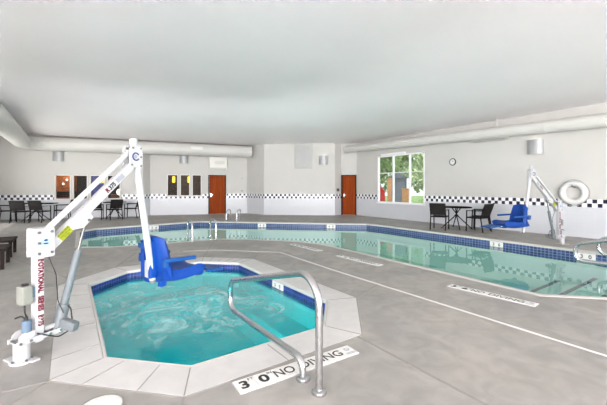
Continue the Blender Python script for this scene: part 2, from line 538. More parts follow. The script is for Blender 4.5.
def skirt(mb, poly, z0, z1, mi=0):
    """Vertical faces along an outline, UV in metres along it."""
    u = 0.; n = len(poly)
    for i in range(n):
        a, b = Vector(poly[i]), Vector(poly[(i + 1) % n]); L = (b - a).length
        mb.add([(a.x, a.y, z0), (b.x, b.y, z0), (b.x, b.y, z1), (a.x, a.y, z1)], [(0, 1, 2, 3)], mi=mi,
               uvs=[(u, z0 - z1), (u + L, z0 - z1), (u + L, 0), (u, 0)])
        u += L
    return mb

# ------------------------------------------------------------------ deck, pool and spa
POOL_OUT = offset(POOL, .10)
SPA_OUT = offset(SPA, .375)
fl = holed(ROOM, [POOL_OUT, SPA_OUT], 0.)
struct(fl.build('floor', MT['deck'], recalc=False), 'grey concrete deck around the pool and the spa', 'floor')

cp = MB(); ring(cp, POOL, POOL_OUT, -.05, .006)
struct(cp.build('trim_1', MT['lip'], bevel=.01), 'pale rounded lip along the edge of the pool', 'pool edge')
cp = MB(); ring(cp, offset(SPA, .03), SPA_OUT, -.045, .004)
struct(cp.build('trim_2', MT['coping'], bevel=.006), 'light concrete apron around the spa', 'spa edge')
cp = MB(); ring(cp, SPA, offset(SPA, .03), -.045, .0045)
struct(cp.build('trim_3', MT['lip'], bevel=.012), 'white rounded lip at the water of the spa', 'spa edge')

pb = MB()
skirt(pb, POOL, -1.05, -.28, 0)
pb.add([(x, y, -1.05) for x, y in POOL], [tuple(range(len(POOL)))], mi=0)
pool = pb.build('pool_basin', [MT['plaster']]); struct(pool, 'pale plaster basin of the indoor pool', 'pool')
pt = MB(); skirt(pt, POOL, -.28, -.045, 0)
pt.build('waterline_tile', [MT['pooltile']], pool)
sb = MB(); skirt(sb, SPA, -.85, -.16, 0)
sb.add([(x, y, -.85) for x, y in SPA], [tuple(range(8))], mi=0)
spa = sb.build('spa_basin', [MT['spaplaster']]); struct(spa, 'octagonal basin of the spa', 'spa')
st = MB(); skirt(st, SPA, -.19, -.04, 0)
st.build('waterline_tile', [MT['spatile']], spa)
# bench that runs round the inside of the spa
bn = MB(); ring(bn, offset(SPA, -.38), offset(SPA, -.002), -.85, -.46)
bn.build('bench', [MT['spaplaster']], spa)

def surface(name, poly, z, mat, label):
    mb = MB(); mb.add([(x, y, z) for x, y in poly], [tuple(range(len(poly)))])
    o = mb.build(name, mat, recalc=False)
    if o.data.polygons[0].normal.z < 0:
        o.data.flip_normals()
    return struct(o, label, 'water')
surface('pool_water', offset(POOL, -.001), WZ, MT['water'], 'still pale green water of the pool')
surface('spa_water', offset(SPA, -.001), SZ, MT['spawater'], 'bubbling teal water of the octagonal spa')

# entry steps at the near right end of the pool, dark tile on each edge
e_al, e_in = Vector((.82, .572)), Vector((-.572, .82))      # along a step edge, out into the pool
E0, E1 = Vector((5.1, 3.98)), Vector((7.3, 5.5))
def sd(t, d):
    p = E0 + e_al * t + e_in * d
    return (p.x, p.y)
for d, z in ((1.30, -.34), (1.96, -.54), (2.62, -.74)):
    low = [sd(.01, .01)] + ([sd(-1.46, 1.46)] if d > 1.46 else []) + [sd(-min(d, 1.47) + .01, d)]
    mb = MB(); mb.prism(low + [sd(2.66, d), sd(2.66, .01)], -1.04, z)
    s_ = mb.build('pool_step', MT['plaster'], pool)
    tl = MB(); t0 = -min(d, 1.47) + .02
    tl.prism([sd(t0, d - .075), sd(t0, d + .003), sd(2.65, d + .003), sd(2.65, d - .075)], z - .05, z + .004)
    tl.build('edge_tile', MT['steptile'], s_)

# saw cuts, drain channel
def strip(mb, a, b, w, z0=-.01, z1=.003, mi=0):
    a, b = Vector(a), Vector(b); d = (b - a).normalized(); n = Vector((-d.y, d.x)) * w / 2
    mb.prism([tuple(a - n), tuple(b - n), tuple(b + n), tuple(a + n)], z0, z1, mi)
js = MB()
for a, b in zip(SPA_OUT, SPA_OUT[1:] + SPA_OUT[:1]):
    strip(js, a, b, .010)
struct(js.build('trim_4', MT['joint']), 'saw-cut joint round the apron of the spa', 'joint')
js = MB()
IN = offset(SPA, .045)
for i in range(8):
    strip(js, IN[i], SPA_OUT[i], .008, z1=.006)
for i, ts in ((7, (.33, .74)), (0, ()), (6, (.5,)), (5, ()), (4, (.5,)), (3, (.2, .4, .6, .8)), (2, ())):
    A, B = Vector(IN[i - 1 if i else 7]), Vector(IN[i]); A2, B2 = Vector(SPA_OUT[i - 1]), Vector(SPA_OUT[i])
    for t in ts:
        strip(js, A.lerp(B, t), A2.lerp(B2, t), .006, z1=.006)
A, B, A2, B2 = Vector(IN[7]), Vector(IN[0]), Vector(SPA_OUT[7]), Vector(SPA_OUT[0])
for t in (.12, .34, .56, .78):
    strip(js, A.lerp(B, t), A2.lerp(B2, t), .006, z1=.006)
struct(js.build('trim_5', MT['joint']), 'joints across the apron of the spa', 'joint')
dc = MB()
DR = [(-6.3, 8.05), (-4.9, 6.75), (-3.4, 7.62), (-1.98, 7.45), (-.5, 7.15), (.49, 5.62), (2.47, 2.75), (4.1, .38)]
DR = [(-2.6, 7.25), (-1.98, 7.40), (-.5, 7.13), (.49, 5.60), (2.47, 2.73), (4.1, .37)]
for a, b in zip(DR, DR[1:]):
    strip(dc, a, b, .030, z1=.004)
struct(dc.build('trim_6', MT['drain']), 'white slot drain running along the deck', 'drain')
dj = MB()
u_ = Vector((.557, -.83))
for (a, b, w) in (((.49, 3.10), (.49 + .557 * 4, 3.10 - .83 * 4), .022), (SPA_OUT[7], (-1.95, 1.5), .01), (SPA_OUT[6], (-.62, 1.3), .014),
                  (SPA_OUT[1], (-3.55, 7.1), .012), (SPA_OUT[2], (-2.35, 8.9), .012), (SPA_OUT[3], (-.95, 7.2), .01), (SPA_OUT[4], (1.05, 4.75), .008),
                  (SPA_OUT[7], (-4.6, .6), .008), ((-3.45, 5.0), (-6.2, 6.9), .01), (SPA_OUT[0], (-5.4, 3.0), .01),
                  ((-5.8, 8.7), (-9.2, 6.3), .01), ((-4.8, 14.0), (-6.2, 16.4), .01), ((0, 13.2), (.3, 16.8), .01), ((4.5, 9.6), (6.6, 11.0), .01)):
    strip(dj, a, b, w)
struct(dj.build('trim_7', MT['joint']), 'control joints in the deck', 'joint')

# ------------------------------------------------------------------ walls
Z1, Z2 = .95 - TS, .95 + TS
WU = [0.]
RFILL = (10.9, 15.4, .5, 2.8)  # unseen opening added in the right wall to light pool and ceiling
def wall(name, p0, p1, openings=(), label=None, th=.16, plain=False):
    """Openings are (t0, t1, z0, z1) along the wall from p0."""
    a, b = Vector(p0), Vector(p1); L = (b - a).length; d = (b - a) / L; n = Vector((-d.y, d.x))      # n points out of the room
    ts = sorted({0., L} | {o[0] for o in openings} | {o[1] for o in openings})
    zs = sorted({0., CEIL, Z1, Z2} | {o[2] for o in openings} | {o[3] for o in openings})
    mb = MB(); u0 = WU[0]
    P = lambda t, z, q=0.: (a.x + d.x * t + n.x * q, a.y + d.y * t + n.y * q, z)
    def hole(t, z):
        return any(o[0] < t < o[1] and o[2] < z < o[3] for o in openings)
    for t0, t1 in zip(ts, ts[1:]):
        for z0, z1 in zip(zs, zs[1:]):
            tm, zm = (t0 + t1) / 2, (z0 + z1) / 2
            if hole(tm, zm): continue
            mi = 0 if (zm > Z2 or plain) else (1 if zm > Z1 else 2)
            uv = [(u0 + t0, z0 - Z1), (u0 + t1, z0 - Z1), (u0 + t1, z1 - Z1), (u0 + t0, z1 - Z1)]
            mb.add([P(t0, z0), P(t1, z0), P(t1, z1), P(t0, z1)], [(0, 1, 2, 3)], mi=mi, uvs=uv)
            mb.add([P(t0, z0, th), P(t1, z0, th), P(t1, z1, th), P(t0, z1, th)], [(3, 2, 1, 0)], mi=0, uvs=uv)
    for (t0, t1, z0, z1) in openings:
        for (s0, s1, y0, y1) in ((t0, t0, z0, z1), (t1, t1, z1, z0), (t0, t1, z1, z1), (t1, t0, z0, z0)):
            mb.add([P(s0, y0), P(s0, y0, th), P(s1, y1, th), P(s1, y1)], [(0, 1, 2, 3)], mi=0, uvs=[(0, 0)] * 4)
    WU[0] += L
    o = mb.build(name, [MT['paint'], MT['band'], MT['walltile']], recalc=False)
    struct(o, label, 'wall')
    return o, P

PANES_A = [(2.32, 2.94), (3.02, 3.61), (3.69, 4.30), (4.39, 4.96)]
PANES_B = [(.79, 1.31), (1.41, 1.89), (1.99, 2.46)]
_, PL1 = wall('wall_left', C0, C1, [(a, b, .85, 1.97) for a, b in PANES_A], 'cream wall over white tile with four lobby panes')
_, PJ1 = wall('wall_left_return', C1, C2, (), 'narrow return of the wall beside the lobby panes')
_, PL2 = wall('wall_left_far', C2, C3, [(a, b, .96, 2.06) for a, b in PANES_B] + [(2.80, 3.70, 0., 2.05)], 'cream wall with three brown panes and a wooden door')
_, PJ2 = wall('wall_corner_left', C3, C4, (), 'short angled wall left of the grille')
_, PM = wall('wall_back', C4, C5, (), 'cream wall at the end of the pool with a grey grille')
_, PJ3 = wall('wall_corner_right', C5, C6, (), 'narrow angled wall beside the far door')
_, PD = wall('wall_door', C6, C7, [(.02, .79, 0., 2.03)], 'narrow wall holding the far wooden door')
_, PR = wall('wall_right', C7, C8, [(1.44, 4.02, .69, 2.84), RFILL], 'long cream wall on the window side')
_, PN = wall('wall_right_near', C8, C9, [(4., 11., .5, 2.8)], 'side wall beyond the frame', plain=True)
_, PB = wall('wall_near', C9, C10, [(2.5, 9.5, .2, 3.0), (11.3, 18.3, .2, 3.0)], 'wall behind the viewpoint', plain=True)
_, PW = wall('wall_left_near', C10, C11, [(2., 11.5, .2, 3.0)], 'glazed side wall beyond the frame', plain=True)
LWIN = (1.6, 5.4, .05, 2.35)
_, PE = wall('wall_left_end', C11, C0, [LWIN], 'glazed end wall beyond the loungers', plain=True)
ce = MB(); ce.add([(x, y, CEIL) for x, y in ROOM], [tuple(range(len(ROOM)))]); ce.add([(x, y, CEIL + .2) for x, y in offset(ROOM, .16)], [tuple(range(len(ROOM)))])
struct(ce.build('ceiling', MT['ceiling'], recalc=False), 'smooth white ceiling', 'ceiling')

def onwall(P, t, z, q):
    """A point q metres in front of the wall."""
    return Vector(P(t, z, -q))
def wdir(P):
    a, b = Vector(P(0, 0)), Vector(P(1, 0)); return (b - a).normalized()
def wrot(P):
    d = wdir(P); return math.atan2(d.y, d.x)
# things hung on a wall are built in a local frame: x along the wall, -y into the room

# window in the right wall: white frame, six lights
def sash_window(name, P, t0, t1, z0, z1, cols, rows, mat, glass, depth=.08, fw=.06, mw=.07, label=None, splits=None, setback=.03):
    W, H = t1 - t0, z1 - z0
    fr = MB()
    fr.box((W / 2, 0, fw / 2), (W, depth, fw)); fr.box((W / 2, 0, H - fw / 2), (W, depth, fw))
    fr.box((fw / 2, 0, H / 2), (fw, depth, H)); fr.box((W - fw / 2, 0, H / 2), (fw, depth, H))
    for t in cols: fr.box((t, 0, H / 2), (mw, depth * .9, H - fw))
    for z in rows: fr.box((W / 2, 0, z), (W - fw, depth * .7, mw * .55))
    p = P(t0, z0, setback)
    o = fr.build(name, mat, loc=p, rotz=wrot(P))
    struct(o, label, 'window')
    g = MB(); g.box((W / 2, .0, H / 2), (W - fw, .006, H - fw)); g.build('pane', glass, o)
    return o
w1 = sash_window('window_1', PR, 1.44, 4.02, .69, 2.84, (.93, 1.83), (1.36,), MT['vinyl'], MT['glass'], label='white framed window of three bays with trees outside')
sl = MB(); sl.box((1.29, -.06, -.012), (2.66, .10, .024)); sl.build('window_sill', MT['vinyl'], w1)
hb = MB(); hb.box((.97, -.09, 2.19), (1.35, .10, .09)); hb.build('blind_headrail', MT['vinyl'], w1)
def lobby_panes(name, P, panes, z0, z1, label):
    root = thing(name, P(panes[0][0], z0, .0), wrot(P)); struct(root, label, 'window')
    sr = MB(); H = z1 - z0; e = [(panes[0][0] - .04, panes[0][0] + .003)] + [(p[1] - .003, q[0] + .003) for p, q in zip(panes, panes[1:])] + [(panes[-1][1] - .003, panes[-1][1] + .04)]
    for a, b in e: sr.box(((a + b) / 2 - panes[0][0], -.010, H / 2), (b - a, .020, H + .06))
    W = panes[-1][1] - panes[0][0]
    for z in (-.015, H + .015): sr.box((W / 2, -.009, z), (W + .07, .018, .033))
    sr.build('casing', MT['paint'], root)
    for a, b in panes:
        x0, W, H = a - panes[0][0], b - a, z1 - z0
        f = MB(); fw = .035
        f.box((x0 + W / 2, 0, fw / 2), (W, .10, fw)); f.box((x0 + W / 2, 0, H - fw / 2), (W, .10, fw))
        f.box((x0 + fw / 2, 0, H / 2), (fw, .10, H)); f.box((x0 + W - fw / 2, 0, H / 2), (fw, .10, H))
        s = f.build('sash', MT['plateplastic'], root)
        g = MB(); g.box((x0 + W / 2, .02, H / 2), (W - fw, .006, H - fw)); g.build('pane', MT['lobbyglass'], s)
    return root
lobby_panes('window_2', PL1, PANES_A, .85, 1.97, 'row of four lobby panes behind the leaning lift arms')
lobby_panes('window_3', PL2, PANES_B, .96, 2.06, 'row of three brown lobby panes left of the wooden door')

def door(name, P, t0, t1, h, label, hinge_left):
    W = t1 - t0
    root = thing(name, P(t0, 0, 0), wrot(P)); struct(root, label, 'door')
    f = MB(); fw = .05
    f.box((fw / 2, .04, h / 2), (fw, .2, h)); f.box((W - fw / 2, .04, h / 2), (fw, .2, h)); f.box((W / 2, .04, h - fw / 2), (W, .2, fw))
    f.build('door_frame', MT['doorframe'], root)
    s = MB(); s.box((W / 2, .05, (h - fw) / 2 + .005), (W - 2 * fw - .01, .045, h - fw - .015)); sl = s.build('door_panel', MT['door'], root)
    k = MB(); x = W - .13 if hinge_left else .13; q = -1 if hinge_left else 1
    k.box((x, .022, 1.0), (.045, .012, .18)); k.cyl((x, .03, 1.02), (x, -.045, 1.02), .012); k.bar((x, -.042, 1.02), (x + q * .11, -.042, 1.02), .016, .02)
    k.build('door_handle', MT['chrome'], sl)
    return root
door('door_1', PL2, 2.80, 3.70, 2.05, 'orange brown wooden door right of the three lobby panes', False)
door('door_2', PD, .02, .79, 2.03, 'orange brown wooden door in the far corner', False)

# ------------------------------------------------------------------ ducts
def off_wall(P, t, q, z):
    return Vector(P(t, z, -q))
def duct(name, pts, r, label, rf=.0, seams=(), hangers=()):
    root = thing(name, pts[0]); tag(root, label, 'duct')
    path = fillet([Vector(p) - Vector(pts[0]) for p in pts], rf, 10) if rf else [Vector(p) - Vector(pts[0]) for p in pts]
    mb = MB(); mb.tube(path, r, 36); mb.build('duct_body', MT['duct'], root)
    for a, b in seams:
        a, b = Vector(a) - Vector(pts[0]), Vector(b) - Vector(pts[0])
        s = MB(); s.tube([a, b], r + .012, 36); s.build('collar', MT['duct'], root)
    for h in hangers:
        h = Vector(h) - Vector(pts[0])
        s = MB(); s.cyl(h + Vector((0, 0, r - .01)), (h.x, h.y, CEIL - Vector(pts[0]).z), .014, 8); s.build('hanger', MT['duct'], root)
    return root
ZL = 3.27
d0 = off_wall(PL2, 4.95, .55, 3.27); d1 = off_wall(PL1, 1.45, .75, ZL); d2 = Vector((-8.1, 8.75, ZL)); d3 = Vector((-7.6, 8.0, ZL))
def dpt(t):
    return d0 + (d1 - d0) * t
dl = duct('air_duct', [d0, d1, Vector((-7.75, 8.3, ZL)), Vector((-8.35, -8.9, ZL))], .30, 'thick white round duct under the ceiling, bending at the left corner', .85,
          seams=[(dpt(.0), dpt(.012)), (dpt(.62), dpt(.68)), (dpt(.90), dpt(.905))])
r0 = off_wall(PR, -.28, .42, 3.31); r1 = off_wall(PR, 15.3, .42, 2.98)
def rpt(t):
    p = r0 + (r1 - r0) * (t + .28) / 15.58; return p
dr = duct('air_duct', [r0, r1], .18, 'slim white round duct along the right wall above the window', 0.,
          seams=[(rpt(2.9), rpt(2.95)), (rpt(8.4), rpt(8.45))], hangers=[rpt(3.9), rpt(7.05), rpt(10.5)])
# plate on the left duct (register)
rg = MB(); p = dpt(.28) + Vector((.09, -.30, .05)) ; rg.box((0, 0, 0), (.55, .05, .14)); rg.build('register', MT['plateplastic'], dl, loc=p - d0, rotz=wrot(PL2))

# ------------------------------------------------------------------ wall fittings
def sconce(P, t, z, label, w=.44, h=.44):
    root = thing('wall_sconce', onwall(P, t, z, .0), wrot(P)); tag(root, label, 'wall lamp', 'half-round wall lamps under the ducts')
    s = MB(); n = 18; vs = []
    for k in range(n + 1):
        a = PI * k / n
        for (rr, zz) in ((1., 0.), (1., h), (.94, h), (.94, .0)):
            vs.append((math.cos(a) * w / 2 * rr, -math.sin(a) * .15 * rr - .004, zz))
    fs = []
    for k in range(n):
        for j in range(4):
            l = (j + 1) % 4
            fs.append((k * 4 + j, k * 4 + l, (k + 1) * 4 + l, (k + 1) * 4 + j))
    s.add(vs, fs, True); s.build('shade', MT['sconce'], root)
    b = MB(); b.box((0, -.012, h / 2), (w * .5, .024, h * .7)); b.build('backplate', MT['plateplastic'], root)
    b = MB(); b.lathe([(.03, 0), (.045, .03), (.045, .09), (.02, .13)], (0, -.07, h * .45), 14); b.build('bulb', MT['plateplastic'], root)
    b = MB(); b.cyl((0, -.02, h * .45), (0, -.08, h * .45), .018, 10); b.build('lamp_holder', MT['plateplastic'], root)
    return root
sconce(PL1, 2.45, 2.58, 'grey half-round wall lamp above the leftmost lobby pane')
sconce(PL2, 1.60, 2.62, 'grey half-round wall lamp above the three brown panes')
sconce(PM, 3.04, 2.54, 'pale half-round wall lamp right of the grey grille')
sconce(PR, 7.98, 2.40, 'grey half-round wall lamp above the far pool lift')

ac = thing('air_conditioner', onwall(PL2, 3.29, 2.34, 0), wrot(PL2)); tag(ac, 'white boxy wall unit above the left wooden door', 'air conditioner')
m = MB(); m.box((0, -.12, .33), (.92, .24, .66)); m.build('housing', MT['plateplastic'], ac, bevel=.03)
m = MB()
for k in range(5): m.box((0.08, -.247, .28 + .035 * k), (.5, .014, .012))
m.build('louver', MT['vent'], ac)
m = MB(); m.box((0, -.246, .06), (.8, .012, .05)); m.build('outlet_flap', MT['vent'], ac)

vt = thing('air_grille', onwall(PM, 2.03, 2.34, 0), wrot(PM)); tag(vt, 'tall grey return grille high on the end wall', 'vent')
m = MB()
for x in (-.43, .43): m.box((x, -.015, .62), (.05, .03, 1.24))
for z in (.025, 1.215): m.box((0, -.015, z), (.9, .03, .05))
m.build('frame', MT['vent'], vt)
m = MB(); m.box((0, -.004, .62), (.84, .008, 1.2)); m.build('backing', MT['sconce'], vt)
m = MB()
for k in range(26): m.box((0, -.014, .07 + .044 * k), (.82, .022, .010), Matrix.Rotation(R(35), 3, 'X'))
m.build('louver', MT['vent'], vt)

ck = thing('wall_clock', onwall(PR, 5.25, 2.34, 0), wrot(PR)); tag(ck, 'small round dark rimmed clock on the right wall', 'clock')
rx = Matrix.Rotation(R(90), 4, 'X')
def ylathe(prof, seg=28):
    mb = MB(); mb.lathe(prof, (0, 0, 0), seg); mb.v = [rx @ v for v in mb.v]; return mb
ylathe([(.13, 0), (.135, .02), (.125, .035), (.108, .035), (.108, .02), (.0001, .02)]).build('rim', MT['black'], ck)
ylathe([(.106, .021), (.106, .024), (.0001, .025)]).build('dial', MT['marker'], ck)
m = MB(); m.bar((0, -.028, 0), (.045, -.028, .03), .003, .008); m.bar((0, -.028, 0), (-.02, -.028, .078), .003, .006); m.build('hands', MT['black'], ck)

lr = thing('life_ring', onwall(PR, 8.95, 1.235, .0), wrot(PR)); tag(lr, 'white life ring hung on the right wall beside the far lift', 'life ring')
circ = lambda r, n=48, y=-.09: [(r * math.cos(2 * PI * k / n), y, r * math.sin(2 * PI * k / n)) for k in range(n)]
m = MB(); m.tube(circ(.255), .078, 18, closed=True); m.build('ring_body', MT['ring'], lr)
for k in range(4):
    a = PI / 4 + k * PI / 2; c = Vector((.255 * math.cos(a), -.09, .255 * math.sin(a))); t = Vector((-math.sin(a), 0, math.cos(a)))
    MB().cyl(c - t * .03, c + t * .03, .080, 18).build('band', MT['ring'], lr)
pts = []
for k in range(49):
    a = PI / 4 + 2 * PI * k / 48; rr = .335 + .03 * abs(math.sin(2 * (a - PI / 4))); pts.append((rr * math.cos(a), -.09, rr * math.sin(a)))
m = MB(); m.tube(pts[:-1], .010, 8, closed=True); m.build('grab_rope', MT['rope'], lr)
m = MB(); m.tube(fillet([(0, -.006, .24), (0, -.20, .16), (0, -.20, .24)], .02), .012, 8); m.box((0, -.006, .22), (.06, .012, .16)); m.build('hook', MT['bolt'], lr)

# shallow white box tucked behind the right duct
hx = thing('heater_unit', onwall(PR, 6.62, 2.93, 0), wrot(PR)); tag(hx, 'long white box on the wall tucked behind the right duct', 'heater')
m = MB(); m.extr([(0, 0), (-.20, .10), (-.24, .28), (0, .28)], 'x', -.62, .62); m.build('housing', MT['duct'], hx, bevel=.01)
m = MB(); m.box((0, -.10, .035), (1.0, .09, .012), Matrix.Rotation(R(-27), 3, 'X')); m.build('vent_slot', MT['vent'], hx)

sw = thing('light_switch', onwall(PJ3, .24, 1.27, 0), wrot(PJ3)); tag(sw, 'dark grey switch plate beside the far wooden door', 'switch')
m = MB(); m.box((0, -.008, 0), (.20, .016, .15)); m.build('cover_plate', MT['brass'], sw, bevel=.004)
for x in (-.05, .05): MB().box((x, -.02, 0), (.03, .012, .06)).build('rocker', MT['black'], sw)

th = thing('wall_sensor', onwall(PL2, 4.55, 1.20, 0), wrot(PL2)); tag(th, 'small grey box on the wall right of the left door', 'sensor')
m = MB(); m.box((0, -.02, 0), (.11, .04, .13)); m.build('case', MT['sconce'], th, bevel=.006)
m = MB(); m.box((0, -.042, .02), (.05, .006, .03)); m.build('screen', MT['brass'], th)
pn = tag(MB().box((0, -.006, 1.55), (.78, .012, .86)).build('wall_panel', MT['paint'], loc=onwall(PL2, 4.33, .02, 0), rotz=wrot(PL2)), 'plain pale panel on the wall right of the left door', 'panel')
tp = thing('wall_sprinkler', onwall(PL2, 4.55, 1.88, 0), wrot(PL2)); tag(tp, 'tiny grey fitting high above the small wall box', 'fitting')
m = MB(); m.cyl((0, 0, 0), (0, -.05, 0), .03); m.build('escutcheon', MT['sconce'], tp); m = MB(); m.cyl((0, -.05, 0), (0, -.07, 0), .015); m.build('nozzle', MT['bolt'], tp)

# ------------------------------------------------------------------ depth markers
def depth_strip(a, b, depth_ft, depth_in, label, lying=True, near=True):
    """Seven six-inch tiles let into the deck, reading from a to b."""
    a, b = Vector(a), Vector(b); L = (b - a).length; w = L / 7
    root = thing('depth_marker', (a.x, a.y, 0), math.atan2(b.y - a.y, b.x - a.x)); tag(root, label, 'depth marker', 'no diving markers let into the deck')
    m = MB()
    for k in range(7): m.box((w * (k + .5), 0, .003), (w - .004, .152, .010))
    m.build('tiles', MT['marker'], root)
    m = MB(); m.box((L / 2, 0, .001), (L, .158, .008)); m.build('grout', MT['grout'], root)
    X, Y = (1, 0, 0), (0, 1, 0)
    z = .0086
    fm = lambda x, y, sx=1., sy=1.: frame_mat((x, y, z), X, Y, sx, sy)
    items = [(depth_ft, .125, fm(w * .42, -.002, 1.15), .004), ('FT', .042, fm(w * .83, .045)), (depth_in, .125, fm(w * 1.42, -.002, 1.2), .004), ('IN', .042, fm(w * 1.83, .045)),
             ('NO', .118, fm(w * 2.55, 0, .92, 1.05), .001), ('DIVING', .118, fm(w * 4.80, 0, 1.04, 1.05), .001)]
    lettering('lettering', items, MT['letter'], root)
    m = MB(); c = (w * 6.62, .02, .0086)
    m.tube([(c[0] + .022 * math.cos(2 * PI * k / 20), c[1] + .022 * math.sin(2 * PI * k / 20), c[2]) for k in range(20)], .003, 6, closed=True)
    m.bar((c[0] - .015, c[1] + .015, c[2]), (c[0] + .015, c[1] - .015, c[2]), .004, .002)
    m.box((w * 6.62, -.035, .0086), (.09, .006, .002)); m.box((w * 6.62, -.052, .0086), (.09, .006, .002))
    m.build('no_diving_symbol', MT['greymark'], root)
    return root
depth_strip((-.46, 2.285), (.42, 2.84), '3', '0', 'large white no diving strip at the foot of the near spa rail')
depth_strip((2.05, 4.70), (2.72, 3.90), '3', '6', 'white no diving strip on the right beside the pool steps')
depth_strip((.70, 6.78), (1.36, 5.90), '3', '6', 'white no diving strip by the pool opposite the window')
depth_strip((-.27, 8.14), (.37, 7.26), '4', '0', 'farthest white no diving strip at the corner of the pool')

def edge_marker(p, d, z, w, h, text, label, group):
    """Upright white tile in a waterline: p on the basin wall, d along it (seen from the water, left to right)."""
    d = Vector(d).normalized()
    root = thing('waterline_marker', (p[0], p[1], z), math.atan2(d.y, d.x)); tag(root, label, 'depth marker', group)
    m = MB(); m.box((0, -.006, 0), (w, .012, h)); m.build('tile', MT['marker'], root)
    lettering('lettering', [(text[0], h * .85, frame_mat((-w * .22, -.0126, -h * .05), (1, 0, 0), (0, 0, 1)), .002), (text[1], h * .85, frame_mat((w * .22, -.0126, -h * .05), (1, 0, 0), (0, 0, 1)), .002)], MT['letter'], root)
    return root
def onedge(a, b, x_over_z):
    a, b = Vector(a), Vector(b); d = b - a
    t = (x_over_z * a.y - a.x) / (d.x - x_over_z * d.y)
    return a + d * t
EG = 'depth tiles set in the waterline'
p = onedge(POOL[4], POOL[5], (496.5 - 303.5) / 335); edge_marker(p, Vector(POOL[5]) - Vector(POOL[4]), -.115, .33, .13, '36', 'white depth tile in the pool edge below the far lift seat', EG)
p = onedge(POOL[4], POOL[5], (586 - 303.5) / 335); edge_marker(p, Vector(POOL[5]) - Vector(POOL[4]), -.115, .33, .13, '30', 'white depth tile in the pool edge beside the right handrails', EG)
p = onedge(POOL[2], POOL[3], (331 - 303.5) / 335); edge_marker(p, Vector(POOL[3]) - Vector(POOL[2]), -.115, .33, .13, '40', 'white depth tile in the far pool edge near the far door', EG)
p = onedge(POOL[2], POOL[3], (262 - 303.5) / 335); edge_marker(p, Vector(POOL[3]) - Vector(POOL[2]), -.115, .33, .13, '40', 'white depth tile in the far pool edge right of the far ladder', EG)
p = onedge(POOL[1], POOL[2], (154 - 303.5) / 335); edge_marker(p, Vector(POOL[2]) - Vector(POOL[1]), -.115, .33, .13, '36', 'white depth tile in the pool edge behind the blue lift seat', EG)
p = onedge(SPA[3], SPA[4], (278 - 303.5) / 335); edge_marker(p, Vector(SPA[4]) - Vector(SPA[3]), -.085, .30, .085, '30', 'white depth tile in the spa edge under the near rail', EG)
sm = thing('deck_tile', (-.02, 5.28, 0), math.atan2(-.36, .18)); tag(sm, 'small white marker tile on the deck behind the near rail', 'marker')
MB().box((0, 0, .002), (.40, .152, .010)).build('tile', MT['marker'], sm)
lettering('lettering', [('3', .12, frame_mat((-.11, 0, .0076), (1, 0, 0), (0, 1, 0)), .002), ('0', .12, frame_mat((.09, 0, .0076), (1, 0, 0), (0, 1, 0)), .002)], MT['letter'], sm)

lid = thing('skimmer_lid', (-1.265, 2.09, 0)); tag(lid, 'round white skimmer lid in the deck at the bottom of the photo', 'lid')
m = MB(); m.lathe([(.134, -.005), (.134, .006), (.122, .006), (.120, .002)], seg=48); m.build('rim', MT['joint'], lid)
m = MB(); m.lathe([(.119, -.004), (.119, .007), (.104, .009), (.0001, .010)], seg=48); m.build('cover', MT['marker'], lid)
for k in range(10):
    a = 2 * PI * k / 10
    MB().box((.085 * math.cos(a), .085 * math.sin(a), .010), (.04, .008, .004), Matrix.Rotation(a, 3, 'Z')).build('grip_rib', MT['plateplastic'], lid)

# ------------------------------------------------------------------ stainless rails
def spa_rail(name, foot, direction, label, group=None, r=.026):
    root = thing(name, (foot[0], foot[1], 0), math.atan2(direction[1], direction[0])); tag(root, label, 'handrail', group)
    pts = fillet([(0, 0, .0), (0, 0, .815), (1.58, 0, .385), (1.60, 0, .090), (.21, 0, .145), (.19, 0, .0)], [0, .19, .14, .14, .16, 0], 12)
    m = MB(); m.tube(pts, r, 20); m.build('rail', MT['steel'], root)
    for x in (0, .19):
        m = MB(); m.lathe([(.050, 0), (.052, .008), (.048, .022), (.030, .030), (.023, .031)], (x, 0, 0), 28); m.build('flange', MT['steel'], root)
    return root
spa_rail('spa_handrail', (.104, 2.235), (-.555, .832), 'large steel handrail leading into the spa', 'sloping steel handrails')
def pool_rail(foot, lbl):
    return spa_rail('pool_handrail', foot, (-.572, .82), lbl, 'sloping steel handrails', .031)
pool_rail((5.70, 4.60), 'nearer steel handrail over the pool steps at the right edge')
pool_rail((6.62, 5.18), 'farther steel handrail over the pool steps at the right edge')

def ladder(name, c, direction, label, gap=.62, h=.62, back=.32, over=.22, steps=True):
    """Two grab rails on the deck that curve over the pool edge, treads below."""
    root = thing(name, (c[0], c[1], 0), math.atan2(direction[1], direction[0])); tag(root, label, 'pool ladder' if steps else 'grab rails')
    for y in (-gap / 2, gap / 2):
        m = MB(); m.tube(fillet([(-back, y, 0), (-back + .02, y, h), (over, y, h - .04), (over + .02, y, -.85 if steps else 0)], [0, .14, .14, 0], 8), .019, 14)
        a = m.build('grab_rail', MT['steel'], root)
        m = MB(); m.lathe([(.045, 0), (.046, .012), (.022, .026)], (-back, y, 0), 20); m.build('flange', MT['steel'], a)
    if not steps:
        for y in (-gap / 2, gap / 2):
            m = MB(); m.lathe([(.045, 0), (.046, .012), (.022, .026)], (over + .02, y, 0), 20); m.build('flange', MT['steel'], root)
    for z in (-.35, -.62) if steps else ():
        m = MB(); m.box((over + .03, 0, z), (.08, gap - .02, .03)); m.build('tread', MT['marker'], root)
    return root
ladder('pool_ladder', (-2.66, 8.80), (-.52, .85), 'steel ladder rails at the near edge of the pool behind the spa', .60, .53, .22, .30)
ladder('grab_rails', (-2.98, 14.20), (-.16, -.98), 'pair of small steel grab rails on the far deck right of the wooden door', .46, .46, .30, .18, False)

